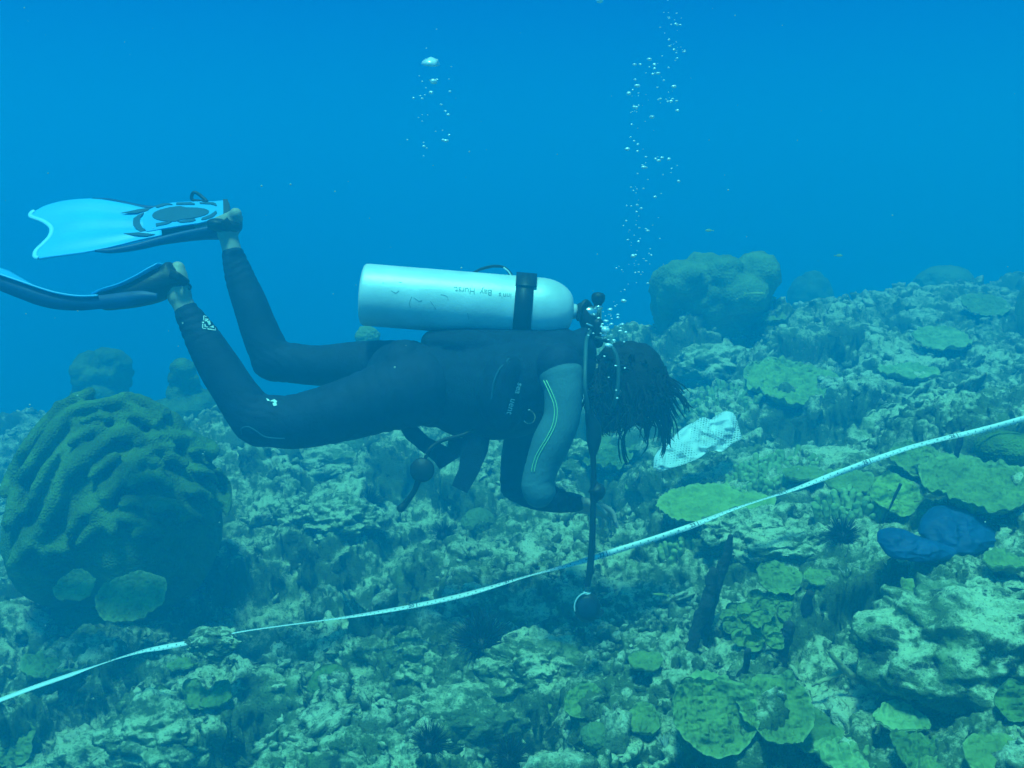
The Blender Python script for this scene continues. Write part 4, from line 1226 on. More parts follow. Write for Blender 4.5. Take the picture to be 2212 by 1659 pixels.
FORE_A = [(1110, 1052, .18, 32), (1150, 1074, .15, 28), (1205, 1086, .10, 23), (1240, 1088, .07, 19)]
NECK = [(1215, 795, 0, 44, .075), (1262, 805, 0, 40, .058), (1310, 825, 0, 42, .058)]
person = empty('person', D(1000, 836))
tag(person, 'scuba diver in black wetsuit and blue fins floating face down over the reef', 'person')
OR = D(1000, 836)

def hand(wrist, mid, spread, palm_n, L_):
    """five bent fingers and a palm: wrist point, knuckle direction, sideways direction, palm normal, hand length"""
    m = np.asarray(mid, float); m /= np.linalg.norm(m)
    s = np.asarray(spread, float); s = s - m * (s @ m); s /= np.linalg.norm(s)
    nn = np.cross(m, s); nn *= np.sign(nn @ palm_n)
    pc = []
    pc.append(tube([wrist - m * L_ * .1, wrist + m * L_ * .2, wrist + m * L_ * .42], [L_ * .15, L_ * .22, L_ * .20], n=16, ns=10, caps='round', side=nn, r2=[L_ * .12, L_ * .10, L_ * .075]))
    for i, (o, l, c) in enumerate(((-.165, .40, .9), (-.055, .49, .8), (.055, .46, .9), (.16, .36, 1.1))):
        b = wrist + m * L_ * (.44 - .02 * abs(i - 1)) + s * L_ * o
        k1 = b + (m * math.cos(.35 * c) + nn * math.sin(.35 * c) + s * o * .5) * L_ * l * .45
        k2 = k1 + (m * math.cos(.95 * c) + nn * math.sin(.95 * c)) * L_ * l * .30
        k3 = k2 + (m * math.cos(1.5 * c) + nn * math.sin(1.5 * c)) * L_ * l * .25
        pc.append(tube([b - m * L_ * .1, b, k1, k2, k3], [.0085, .0085, .0078, .0070, .0058], n=10, ns=22, caps='round'))
    b = wrist + m * L_ * .12 - s * L_ * .17
    k1 = b + (m * .55 - s * .5 + nn * .45) * L_ * .24
    k2 = k1 + (m * .85 - s * .1 + nn * .45) * L_ * .18
    pc.append(tube([b + s * L_ * .06, b, k1, k2], [.013, .011, .0092, .0070], n=10, ns=18, caps='round'))
    return pc
DN = np.array((0, 0, -1.0))
def foot(pts): return limb(pts, n=20)
body_pieces = [limb(TORSO, -.008), limb(SHIN_B, -.005), limb(THIGH_B, -.005), limb(SHIN_A, -.005), limb(THIGH_A, -.005), limb(ARM_B, -.005), limb(FORE_B, -.005), limb(ARM_A, -.005), limb(FORE_A, -.005), limb(NECK)]
# feet: heel, instep, toes
body_pieces += [limb([(384, 580, -.14, 15), (376, 600, -.14, 25), (345, 616, -.14, 27), (300, 632, -.14, 22), (255, 645, -.14, 15)], n=20), limb([(382, 596, -.14, 22), (388, 640, -.14, 25)], n=20),
                limb([(509, 462, .12, 14), (502, 476, .14, 21), (460, 492, .17, 22), (400, 494, .17, 17), (345, 490, .165, 11)], n=20), limb([(503, 474, .14, 20), (492, 505, .14, 24)], n=20)]
# head looking down, crown to the right
HC = (1352, 838)
body_pieces += [ell(HC[0], HC[1], 0, 80, 66, .074, 8), ell(HC[0] - 28, HC[1] + 34, 0, 50, 48, .056, 25), ell(HC[0] - 52, HC[1] + 44, 0, 24, 26, .036, 20),
                limb([(HC[0] - 8, HC[1] + 66, 0, 8), (HC[0] - 24, HC[1] + 86, 0, 11), (HC[0] - 34, HC[1] + 84, 0, 9)], n=12),
                ell(HC[0] - 20, HC[1] + 4, -.074, 18, 12, .010, 70), ell(HC[0] - 20, HC[1] + 4, .074, 18, 12, .010, 70),
                ell(HC[0] - 50, HC[1] + 76, 0, 9, 7, .024, 20)]
body_pieces += hand(D(1246, 1086, -.10), RT * .8 + UP * -.25 + FW * .35, FW * .8 - UP * .4, DN, .165)
body_pieces += hand(D(1240, 1088, .07), RT * .9 + UP * -.2 - FW * .1, -FW * .8 - UP * .4, DN, .165)
remesh('body', body_pieces, .0042, 3, M['skin'], person, OR)
# clothing: one suit from the ankle cuffs to the wrists
suit = remesh('wetsuit', [limb(TORSO, 0), limb(SHIN_B[1:]), limb(THIGH_B), limb(SHIN_A[1:]), limb(THIGH_A), limb(ARM_B), limb(FORE_B), limb(ARM_A), limb(FORE_A),
                          ell(872, 790, -.06, 58, 56, .10), ell(880, 786, .06, 58, 54, .10), limb([(1210, 795, 0, 48, .085), (1250, 802, 0, 44, .066)])], .0065, 6, M['suit'], person, OR)
def wrinkle(o, joints, amp=.0045):
    """neoprene folds: creases that run across the limb where it bends"""
    me = o.data; k = len(me.vertices)
    V = np.empty(k * 3, np.float32); me.vertices.foreach_get('co', V); V = V.reshape(-1, 3).astype(np.float64) + np.array(o.location)
    N_ = np.empty(k * 3, np.float32); me.vertices.foreach_get('normal', N_); N_ = N_.reshape(-1, 3)
    a = 0.0018 * fbm(*(V * 16).T, 3, 61)
    for (px, py, dd), ax, r, fr in joints:
        c = D(px, py, dd); ax = RT * ax[0] - UP * ax[1]; ax = ax / np.linalg.norm(ax)
        q_ = V - c
        u = q_ @ ax + .012 * vnoise(*(V * 22).T, 62)
        f = .5 + .5 * np.sin(u * fr + 1.5 * vnoise(*(V * 9).T, 63))
        a -= amp * np.exp(-(q_ ** 2).sum(1) / r ** 2) * f ** 3
    V = V + N_ * a[:, None] - np.array(o.location)
    me.vertices.foreach_set('co', V.astype(np.float32).ravel()); me.update()
wrinkle(suit, [((575, 880, -.14), (.4, -.9), .085, 260), ((600, 770, .14), (.6, -.8), .08, 260), ((860, 880, -.12), (1, -.3), .13, 170), ((880, 800, 0), (1, .3), .14, 150), ((1165, 1055, -.2), (.5, .9), .07, 300), ((1205, 1083, -.16), (1, .1), .06, 300), ((1112, 1050, .18), (.5, .9), .07, 300), ((420, 700, -.14), (.5, .85), .07, 280), ((515, 585, .14), (.3, .9), .06, 280), ((760, 880, -.13), (1, -.25), .10, 150)])
sleeve = remesh('sleeve', [limb([(1213, 812, -.2, 43), (1217, 850, -.215, 37), (1213, 905, -.22, 35), (1191, 955, -.22, 36), (1172, 1005, -.215, 32), (1161, 1046, -.21, 31)], .0035),
                           limb([(1161, 1048, -.211, 31), (1165, 1062, -.21, 31)], .004)], .005, 6, M['suit_grey'], person, OR)
sleeve['label'] = 'light grey sleeve with a double lime seam'
wrinkle(sleeve, [((1164, 1040, -.21), (.3, .9), .07, 300), ((1205, 830, -.2), (.2, 1), .06, 240)], .0012)
sb = bvh_of([sleeve])
for off in (-5, 1):
    pts = [cast(sb, x + off, y, .0012) for x, y in [(1180, 822), (1192, 848), (1201, 872), (1203, 895), (1198, 920), (1186, 945), (1172, 968), (1163, 985), (1157, 1002), (1153, 1020)]]
    pts = [p for p in pts if p is not None]
    mk('seam', *tube(pts, .0014, n=6, ns=50), M['piping'], sleeve, origin=OR)
# knee pad seam and the little print beside it
sbv = bvh_of([suit])
def draw(name, pts, r, m, parent, bv=None, ns=40):
    q = [cast(bv or sbv, x, y, r * .4) for x, y in pts]
    q = [p for p in q if p is not None]
    return mk(name, *tube(q, r, n=6, ns=ns), m, parent, origin=OR)
M['pad'] = mat('knee_pad', (0.03, 0.10, 0.16), 0.7, 0.3)
draw('knee_pad', [(521, 938), (522, 926), (536, 922), (552, 930), (570, 942), (590, 946), (615, 947)], .0022, M['pad'], suit)
# ankle emblem: a diamond badge, drawn flat and laid on the cuff of the near leg
def decal(name, polys, m, parent, bv, lift=.0015):
    V, Fc, k = [], [], 0
    for pl in polys:
        q = [cast(bv, x, y, lift) for x, y in pl]
        if any(p is None for p in q): continue
        V += q; Fc.append(list(range(k, k + len(q)))); k += len(q)
    if V: return mk(name, np.array(V), Fc, m, parent, False, origin=OR)
def ek(x, y): return (415.9 + x * .04799, 654.7 + y * .04799)      # crop of the emblem -> picture
EM = [[(465, 600), (505, 600), (505, 800), (465, 800)], [(505, 585), (610, 640), (600, 665), (500, 615)], [(415, 880), (470, 860), (520, 905), (470, 940)],
      [(435, 960), (475, 960), (470, 1120), (425, 1130)], [(430, 1120), (600, 1150), (590, 1185), (450, 1170)], [(650, 1160), (1000, 1215), (1015, 1250), (680, 1215)],
      [(975, 1130), (1010, 1150), (1015, 1240), (990, 1215)], [(540, 690), (700, 740), (680, 800), (620, 850), (540, 860)], [(620, 850), (760, 830), (780, 960), (740, 1010), (690, 990), (650, 890)],
      [(520, 970), (560, 960), (590, 1050), (690, 1080), (640, 1110), (530, 1080)], [(740, 1110), (830, 1080), (920, 1030), (940, 1150)]]
# cut the long pieces finer so that they follow the round cuff
decal('emblem', [[ek(*q) for q in pl] for pl in EM], M['emblem'], suit, sbv, .003)
decal('emblem', [[(583, 868), (592, 864), (600, 868), (596, 872), (590, 869)], [(589, 872), (597, 870), (599, 877), (592, 878)], [(575, 862), (581, 864), (583, 868), (578, 867)]], M['emblem'], suit, sbv, .003)

# ------------------------------------------------------------------ hair: a mass of locs floating about the head
def make_hair():
    rng = np.random.default_rng(4)
    mb = MB()
    V, Fc = ell(HC[0] + 2, HC[1] - 18, 0, 82, 87, .090, 8, 5)
    x, y, z = (V * 22).T
    V = V + (V - D(HC[0], HC[1])) * (0.10 * fbm(x, y, z, 3, 3))[:, None]
    # leave the face free underneath
    keep = ((V - D(HC[0] - 30, HC[1] + 52)) ** 2).sum(1) > .058 ** 2
    fk = keep[Fc].all(1)
    mb.add(V, Fc[fk])
    for i in range(430):
        a = rng.uniform(0, 2 * math.pi); e = rng.uniform(-1, 1)
        dx, dy, dz = math.cos(a), math.sin(a), e
        b = D(HC[0] + 2 + 78 * dx * math.sqrt(1 - .6 * e * e), HC[1] - 14 - 68 * dy * math.sqrt(1 - .6 * e * e), .080 * e)
        if dy < -0.55 and dx < .3 and abs(e) < .5: continue
        L_ = rng.uniform(28, 64) * SP * (0.45 if dy > .25 else 1.0) * (.7 if dx > .3 else 1.0)
        # locs drift outward, then hang down past the face and trail forward
        o = RT * (dx * .5 + .1) + UP * (dy * .25 - .25) + FW * e * .8
        o /= np.linalg.norm(o)
        g = -UP * rng.uniform(.55, 1.0) + RT * rng.uniform(-.15, .5)
        wob = rng.normal(size=3) * .012
        q = [b - o * .012, b + o * L_ * .22, b + o * L_ * .38 + g * L_ * .24 + wob, b + o * L_ * .46 + g * L_ * .52 - wob * .5, b + o * L_ * .55 + g * L_ * .80 + wob]
        r = rng.uniform(.0020, .0042)
        mb.add(*tube(q, [r * .9, r, r, r * .85, r * .35], n=6, ns=16, caps='round'))
    # long strands trailing in front and below
    for pts in ([(1425, 880), (1433, 915), (1428, 945), (1434, 968)], [(1440, 890), (1446, 915), (1440, 940), (1438, 960)], [(1430, 870), (1440, 905), (1436, 935), (1448, 955)], [(1410, 890), (1424, 920), (1420, 950)],
                [(1440, 830), (1465, 850), (1480, 872), (1490, 880)], [(1435, 815), (1462, 832), (1478, 850)], [(1445, 860), (1458, 885), (1470, 905)], [(1355, 920), (1342, 950), (1344, 985), (1350, 1004)], [(1390, 905), (1398, 935), (1394, 958)],
                [(1436, 905), (1426, 940), (1430, 968), (1422, 990)], [(1432, 880), (1447, 912), (1450, 948)], [(1280, 880), (1300, 930), (1310, 945)], [(1448, 842), (1474, 862), (1482, 890)], [(1420, 880), (1440, 930), (1444, 962)]):
        for k in range(5):
            j = rng.normal(size=2) * 5
            dd = rng.uniform(-.06, .06)
            mb.add(*tube([D(x + j[0] * (1 + i * .3), y + j[1] * .5, dd) for i, (x, y) in enumerate(pts)], [.0030] + [.0026] * (len(pts) - 2) + [.0008], n=5, ns=20))
    # the dense skirt below the crown
    for i in range(340):
        x0 = rng.uniform(1284, 1440); dd = rng.uniform(-.085, .085)
        y0 = 790 + rng.uniform(0, 60); y1 = min(y0 + rng.uniform(60, 150), 932 - .75 * max(0, x0 - 1340) + rng.uniform(-14, 10))
        q = [D(x0, y0, dd), D(x0 + rng.normal() * 5 + 4, (y0 + y1) / 2, dd * 1.05 + rng.normal() * .006), D(x0 + rng.normal() * 9 + 6, y1, dd * 1.05)]
        mb.add(*tube(q, [.0040, .0042, .0014], n=6, ns=12, caps='round'))
    h = mb.build('hair', M['hair'], person, origin=OR)
    return h
make_hair()
# mask and strap
mask = mk('dive_mask', *tube([D(1352 + x, 838 + y, z) for x, y, z in [(4, 62, -.058), (-2, 78, -.05), (-2, 84, 0), (-2, 78, .05), (4, 62, .058), (16, 58, .055), (22, 66, 0), (16, 58, -.055), (4, 62, -.058)]], .011, n=8, ns=60), M['rubber'], person, origin=OR)
mk('lens', *ell(1360, 908, 0, 12, 5, .05, 20, 3), M['glass'], mask, origin=OR)
mk('strap', *tube([D(1352 + x, 838 + y, z) for x, y, z in [(10, 62, -.06), (20, 20, -.084), (30, -30, -.07), (38, -58, 0), (30, -30, .07), (20, 20, .084), (10, 62, .06)]], .004, n=6, ns=60), M['rubber'], mask, origin=OR)

# ------------------------------------------------------------------ buoyancy vest
VEST = [(940, 806, 0, 58, .150), (985, 832, 0, 98, .158), (1045, 840, 0, 106, .172), (1110, 830, 0, 110, .190), (1165, 808, 0, 92, .196), (1208, 782, 0, 62, .17), (1245, 762, 0, 40, .11)]
vest = remesh('buoyancy_vest', [limb(VEST, .006), limb([(936, 740, 0, 27, .085), (1000, 744, 0, 36, .11), (1120, 750, 0, 42, .12), (1230, 744, 0, 36, .10), (1262, 722, 0, 16, .06)], 0),
                                limb([(1085, 900, -.15, 38, .05), (1075, 850, -.18, 42, .05), (1090, 800, -.18, 36, .05)], 0)], .007, 6, M['vest'], person, OR)
vb = bvh_of([vest])
def map_text(name, txt, px, py, h_px, ang, m, parent, bv, bold=.0, lift=.002, sx=1.0):
    tv, tf = text_mesh(txt, h_px * 1.38, bold)
    c, s = math.cos(rad(ang)), math.sin(rad(ang))
    V = []
    for x, y, _ in tv:
        x *= sx
        q = cast(bv, px + x * c + y * s, py + x * s - y * c, lift)
        if q is None: return None
        V.append(q)
    return mk(name, np.array(V), tf, m, parent, False, origin=OR)
map_text('lettering', 'sea', 1120, 839, 14, 106, M['letter'], vest, vb, .25, sx=1.0)
map_text('lettering', 'uent', 1104, 878, 14, 106, M['letter'], vest, vb, .2, sx=1.0)
ring = [cast(vb, 1141 + 13 * math.cos(rad(a)), 897 + 14 * math.sin(rad(a)), .006) for a in range(-95, 150, 12)]
ring = [q for q in ring if q is not None]
if len(ring) > 3: mk('d_ring', *tube(ring, .0022, n=8, ns=60), M['steel'], vest, origin=OR)
draw('seam', [(1062, 862), (1066, 830), (1078, 800), (1100, 775)], .003, M['pad'], vest, vb)
# hanging straps, pocket and gauge under the belly
def slab(name, poly, dd, th, m, parent):
    fr = (D(0, 0, dd), RT * SP, -UP * SP, FW)
    V, Fc = prism(np.array(poly, float) , fr, -th / 2, th / 2)
    return mk(name, V, [list(q) for f in Fc for q in f], m, parent, False, origin=OR)
slab('weight_pocket', [(968, 905), (1024, 915), (1020, 943), (1000, 990), (977, 1030), (945, 1014), (960, 978)], -.10, .028, M['vest'], vest)
slab('waist_strap', [(842, 900), (858, 926), (918, 975), (928, 990), (940, 984), (974, 962), (980, 925), (948, 922), (944, 944), (905, 924), (880, 900)], -.07, .014, M['vest'], vest)
# ------------------------------------------------------------------ tank
TA, TB = D(783, 636), D(1243, 673)
ta = TB - TA; TL = np.linalg.norm(ta); ta = ta / TL
tank = empty('scuba_tank', TA)
tag(tank, 'silver scuba tank strapped to the diver back, handwritten on its side', 'scuba tank')
prof = [(0, 0.001), (0, .080), (.002, .086), (.006, .090), (.012, .0915)] + [(x, .0915) for x in np.linspace(.05, .525, 12)] + [(.525 + .098 * math.sin(t), .024 + .0675 * math.cos(t)) for t in np.linspace(.12, math.pi / 2, 12)] + [(TL - .004, .022), (TL + .004, .020)]
cyl = mk('cylinder', *lathe(TA, ta, prof, 72), M['alu'], tank, origin=TA)
cb = bvh_of([cyl])
map_text('handwriting', "inn's", 1091, 638, 11.5, 184, M['marker'], cyl, cb, -.05, .0008)
map_text('handwriting', 'Bay', 1050, 631, 13.5, 182, M['marker'], cyl, cb, -.05, .0008)
map_text('handwriting', 'Hurst.', 1003, 627, 13.5, 184, M['marker'], cyl, cb, -.05, .0008)
for q in ([(890, 640), (884, 656), (887, 664)], [(894, 643), (905, 650), (912, 649)], [(845, 628), (855, 633), (862, 628)], [(930, 651), (942, 668)], [(826, 612), (829, 611)], [(862, 610), (868, 610)], [(1010, 676), (1013, 690)], [(952, 636), (965, 640), (968, 648)]):
    o_ = draw('scuff', q, .0008, M['marker'], cyl, cb, 16)
mk('valve', *lathe(TB, ta, [(-.012, .015), (.018, .015), (.02, .019), (.045, .021), (.062, .018), (.064, .001)], 20), M['steel'], tank, origin=TA)
kb = D(1291, 690)
mk('valve_stem', *lathe(kb, UP * .98 + RT * .06, [(0, .001), (0, .011), (.030, .010), (.034, .013), (.040, .013), (.041, .001)], 18), M['steel'], tank, origin=TA)
mk('valve_knob', *lathe(kb + UP * .036, UP * .98 + RT * .06, [(0, .001), (0, .011), (.010, .013), (.018, .019), (.026, .0205), (.036, .0195), (.042, .014), (.045, .001)], 24), M['rubber'], tank, origin=TA)
# the band of the vest around the tank, its buckle and the carrying handle
def around(x_px, half, r, m, name, a0=0.0, a1=2 * math.pi, n=60, th=.003):
    """a strap around the tank at picture column x_px"""
    t0 = (x_px - 783) / (1243 - 783) * TL
    x, y, a = frame_from(ta, NEAR)
    an = np.linspace(a0, a1, n)
    V = []
    for rr in (r, r + th):
        for s in (-half, half):
            V.append(TA + ta * (t0 + s) + (np.cos(an)[:, None] * x + np.sin(an)[:, None] * y) * rr)
    V = np.concatenate(V); i = np.arange(n - 1)
    Fc = np.vstack([np.stack([i, i + 1, i + 1 + n, i + n], -1), np.stack([i + 2 * n, i + 3 * n, i + 3 * n + 1, i + 2 * n + 1], -1), np.stack([i, i + 2 * n, i + 2 * n + 1, i + 1], -1), np.stack([i + n, i + n + 1, i + 3 * n + 1, i + 3 * n], -1)])
    return mk(name, V, Fc, m, vest, origin=OR)
around(1130, .026, .0925, M['rubber'], 'tank_band')
def buckle():
    t0 = (1132 - 783) / 460 * TL
    x, y, a = frame_from(ta, NEAR)
    # find the angle that points up and towards the lens
    up_ang = math.atan2(UP @ y, UP @ x); near_ang = math.atan2(NEAR @ y, NEAR @ x)
    dlt = (near_ang - up_ang + math.pi) % (2 * math.pi) - math.pi
    around(1132, .030, .0955, M['rubber'], 'band_buckle', up_ang, up_ang + dlt * .62, 24, .007)
buckle()
hp = [D(1022, 590, .02), (D(1040, 581, .03)), D(1068, 575, .03), D(1092, 579, .02), D(1108, 600, 0)]
mk('handle', *tube(hp, .0035, n=8, ns=40, side=FW, r2=.016), M['rubber'], vest, origin=OR)
mk('handle_edge', *tube([D(1088, 578, -.005), D(1098, 586, -.01), D(1106, 599, -.01)], .0025, n=8, ns=20), M['letter'], vest, origin=OR)

# ------------------------------------------------------------------ regulator and hoses
reg = empty('regulator', D(1268, 700))
tag(reg, 'black scuba regulator with hoses on the tank valve, spare mouthpiece hanging down', 'regulator')
RO = D(1268, 700)
mb = MB()
mb.add(*tube([D(1257, 668, 0), D(1268, 690, 0), D(1278, 735, 0)], [.020, .024, .018], n=16, ns=14, caps='round'))
mb.add(*tube([D(1250, 688, -.02), D(1256, 664, -.02), D(1266, 652, -.012), D(1276, 664, 0)], .008, n=10, ns=20, caps='round'))
mb.add(*tube([D(1290, 700, 0), D(1292, 740, 0)], [.019, .016], n=16, ns=8, caps='round'))
mb.build('first_stage', M['rubber'], reg, origin=RO)
for a, b in (((1252, 716), (1263, 722)), ((1263, 722), (1272, 712)), ((1268, 700), (1278, 704))):
    mk('hose_fitting', *tube([D(a[0], a[1], -.03), D(b[0], b[1], -.03)], .0035, n=8, caps='round', ns=6), M['steel'], reg, origin=RO)
def hose(pts, r, name='hose', m='rubber', ns=70):
    return mk(name, *tube([D(*p) for p in pts], r, n=10, ns=ns, caps='round'), M[m], reg, origin=RO)
M['hose_grey'] = mat('grey_hose', (0.05, 0.11, 0.12), 0.5, 0.2)  # plain grey, paler than the black rubber of the other hoses
hose([(1275, 715, -.02), (1267, 735, -.10), (1265, 770, -.19), (1264, 830, -.235), (1270, 890, -.215)], .0058, m='hose_grey')
# inflator: corrugated tube that ends in a fat valve, then the octopus hose straight down
hose([(1270, 885, -.215), (1275, 905, -.20), (1282, 925, -.19), (1283, 950, -.19), (1282, 970, -.19), (1281, 985, -.19)], [.008, .015, .022, .021, .015, .009], 'inflator_valve')
hose([(1281, 980, -.19), (1282, 1030, -.19), (1281, 1100, -.185), (1279, 1170, -.18), (1275, 1225, -.18), (1271, 1255, -.18), (1269, 1270, -.18)], [.0085, .0085, .0085, .0095, .010, .0085, .0075], 'octopus_hose')
hose([(1284, 1046, -.18), (1288, 1056, -.18), (1289, 1066, -.18), (1284, 1078, -.18)], [.012, .024, .024, .013], 'hose_sleeve')
hose([(1288, 730, -.02), (1312, 738, -.09), (1332, 770, -.115), (1336, 815, -.12), (1330, 860, -.115), (1316, 895, -.07), (1308, 908, -.03)], .0058, m='hose_grey')
mk('second_stage', *ell(1304, 915, 0, 22, 20, .034, 25, 4), M['rubber'], reg, origin=RO)
hose([(1060, 900, -.06), (1010, 935, -.12), (955, 952, -.12), (928, 970, -.14), (918, 992, -.14)], .0055)
gs = mk('gauge', *lathe(D(912, 1017, -.14) - NEAR * .014, NEAR + UP * .15, [(0, .001), (0, .028), (.006, .0345), (.020, .0345), (.026, .030), (.0265, .001)], 48), M['rubber'], reg, False, origin=RO)
hose([(905, 1035, -.14), (895, 1060, -.13), (878, 1085, -.12), (866, 1098, -.12)], [.010, .008, .009, .012], 'console_end')
# octopus: ribbed swivel, round body with a pale rim, mouthpiece
oc = (1268, 1312)
for i in range(5):
    mk('swivel_ring', *lathe(D(1269, 1268 + i * 4.2, -.18), -UP, [(0, .001), (0, .0085), (.002, .010), (.004, .0085), (.0045, .001)], 14), M['hose_grey'], reg, origin=RO)
octo = mk('octopus_body', *ell(oc[0], oc[1], -.18, 27, 31, .026, 0, 4), M['rubber'], reg, origin=RO)
mk('rim', *tube([D(oc[0] + 27 * math.cos(rad(a)), oc[1] - 31 * math.sin(rad(a)), -.198) for a in range(92, 200, 6)], .0022, n=8, ns=50, caps='round'), M['letter'], octo, origin=RO)
mk('cover', *lathe(D(oc[0], oc[1] + 2, -.196), NEAR, [(0, .001), (0, .029), (.006, .028), (.012, .022), (.0135, .001)], 28), M['suit'], octo, origin=RO)
mk('mouthpiece', *tube([D(oc[0] + 20, oc[1] + 18, -.18), D(oc[0] + 26, oc[1] + 10, -.15)], [.012, .015], n=12, ns=8, caps='round', side=UP, r2=[.008, .010]), M['rubber'], octo, origin=RO)
mk('inlet', *tube([D(1268, 1284, -.18), D(1268, 1292, -.18)], .012, n=14, ns=6, caps='round'), M['letter'], octo, origin=RO)

# ------------------------------------------------------------------ fins
fo = D(480, 470, .14)
FA = empty('swim_fin', fo, person)
FA['label'] = 'far fin showing its pale blue sole side'
uA = -RT * 1.0 + UP * 0.02; uA /= np.linalg.norm(uA)
vA = -UP * .74 - FW * .67; vA = vA - uA * (vA @ uA); vA /= np.linalg.norm(vA)
wA = np.cross(uA, vA); wA *= np.sign(wA @ UP)
def A(px, py, w_=0.0):
    """a place on the plane of the far fin that shows at picture point (px, py)"""
    o = D(400, 480, .14)
    d = P(px, py, 1.0) - CAM
    t = ((o + wA * w_ - CAM) @ wA) / (d @ wA)
    return CAM + d * t
def patchA(poly, w0, w1):
    b = np.array([A(x, y) for x, y in poly]); k = len(poly)
    j = np.arange(k); j2 = (j + 1) % k
    return np.vstack([b + wA * w0, b + wA * w1]), [np.stack([j, j2, j2 + k, j + k], -1), j[::-1][None, :].copy(), (j + k)[None, :]]
def ngons(V, Fl, name, m, parent, smooth=False, origin=None):
    return mk(name, V, [list(map(int, q)) for f in Fl for q in f], m, parent, smooth, origin)
# blade: a grid between the two edges, out to the notched tip
te = np.array([(345, 455), (320, 452), (270, 440), (205, 429), (144, 431), (100, 440), (76, 450)], float); be = np.array([(350, 509), (300, 519), (250, 531), (189, 543), (130, 550), (98, 553), (84, 554)], float)
ns_, nt_ = 40, 40
tes, bes = spline(te, ns_), spline(be, ns_)
tip = spline(np.array([(76, 450), (66, 456), (66, 464), (90, 473), (106, 484), (110, 494), (105, 508), (90, 524), (76, 538), (74, 550), (84, 554)], float), nt_)
Vg = np.zeros((ns_, nt_, 3))
for i in range(ns_):
    k = (i / (ns_ - 1)) ** 2.2
    for j in range(nt_):
        f = j / (nt_ - 1)
        st = tes[i] * (1 - f) + bes[i] * f
        q = st + (tip[j] - (tip[0] * (1 - f) + tip[-1] * f)) * k
        Vg[i, j] = A(*q) + wA * (.0025 * math.sin(f * math.pi * 6) * math.sin(min(1, i / 30) * math.pi) - .012 * (1 - math.cos((i / ns_) * 1.5)))
Vg = Vg.reshape(-1, 3)
gf = grid_faces(ns_, nt_)
ii = np.concatenate([np.arange(nt_), np.arange(1, ns_) * nt_ + nt_ - 1, (ns_ - 1) * nt_ + np.arange(nt_ - 2, -1, -1), np.arange(ns_ - 2, 0, -1) * nt_])
i2 = np.roll(ii, -1); nv = ns_ * nt_
mk('blade', np.vstack([Vg + wA * .003, Vg - wA * .003]), [gf, gf[:, ::-1] + nv, np.stack([ii, i2, i2 + nv, ii + nv], -1)], M['blade'], FA, origin=fo)
M['blade_rim'] = mat('fin_tip_rim', (0.30, 0.72, 0.95), 0.4, 0.05)
mk('tip_rim', *tube([A(*q) + wA * (.004 - .012 * .93) for q in tip[1:-1]], .0075, n=8, ns=60, side=wA, r2=.0042), M['blade_rim'], FA, origin=fo)
def rail(pts, r, r2):
    mk('rail', *tube([A(*q) - wA * (h - .002) for q, h in zip(pts, r2)], r, n=10, ns=50, side=wA, r2=r2), M['rubber_blue'], FA, origin=fo)
rail([(200, 428), (235, 430), (270, 437), (310, 445), (345, 446), (390, 440), (440, 437)], [.002, .006, .009, .011, .010, .008, .006], [.004, .009, .011, .013, .015, .016, .016])
rail([(205, 541), (240, 538), (290, 528), (345, 513), (400, 500), (450, 490), (492, 482)], [.003, .009, .011, .012, .012, .013, .014], [.004, .008, .012, .015, .020, .025, .030])
remesh('foot_pocket', [tube([A(300, 480) - wA * .012, A(360, 476) - wA * .028, A(420, 468) - wA * .038, A(480, 462) - wA * .046], [.030, .048, .052, .052], n=20, ns=26, caps='round', side=wA, r2=[.010, .024, .034, .040])], .005, 3, M['rubber'], FA, fo)
ol = [(483, 436), (462, 438), (440, 438), (400, 439), (370, 441), (345, 446), (325, 455), (313, 466), (309, 480), (311, 494), (318, 503), (345, 498), (400, 489), (430, 485), (450, 480), (470, 472), (484, 468), (485, 452)]
ngons(*patchA(ol, .001, .006), 'sole_plate', M['sole'], FA, origin=fo)
M['pad_dark'] = mat('fin_pad_dark', (0.012, 0.07, 0.13), 0.6, 0.2)
def slot(poly, w1=.0085): ngons(*patchA(poly, .004, w1), 'sole_pad', M['pad_dark'], FA, origin=fo)
slot([(392 + 62 * math.cos(a) * (1 if math.cos(a) < 0 else .98), 465.5 - 3.5 * math.cos(a) * 1.2 + 14.5 * math.sin(a) * (1.12 if math.cos(a) < 0 else .86)) for a in np.linspace(0, 2 * math.pi, 32, endpoint=False)])
slot([(336, 449), (352, 444), (368, 443.5), (374, 446), (360, 447), (340, 453)]); slot([(382, 442), (414, 441), (422, 444), (422, 446), (382, 446)]); slot([(432, 441.5), (460, 441), (468, 444), (470, 449), (455, 445), (434, 444)])
slot([(338, 487), (368, 482), (372, 484), (362, 488), (338, 493)]); slot([(384, 482), (422, 476), (424, 480), (416, 483), (392, 485)]); slot([(437, 475), (455, 468), (468, 459), (470, 464), (462, 472), (446, 478), (436, 479)])
slot([(300, 467), (312, 462), (304, 472), (303, 484), (308, 494), (316, 501), (304, 503), (294, 496), (288, 486), (289, 475)], .006)
for pl in ([(262, 463), (300, 455), (325, 452), (320, 458), (296, 463)], [(268, 507), (300, 505), (336, 509), (318, 513), (290, 511)]): slot(pl, .006)
mk('heel_strap', *tube([D(484, 474, .06), D(498, 490, .07), D(514, 492, .10), D(521, 487, .14), D(517, 484, .19), D(500, 474, .215), D(484, 462, .21)], .004, n=8, ns=50, side=UP, r2=.012), M['rubber'], FA, origin=fo)
ngons(*patchA([(483, 435), (492, 435), (497, 446), (497, 466), (491, 476), (484, 472)], -.004, .009), 'collar', M['rubber'], FA, origin=fo)
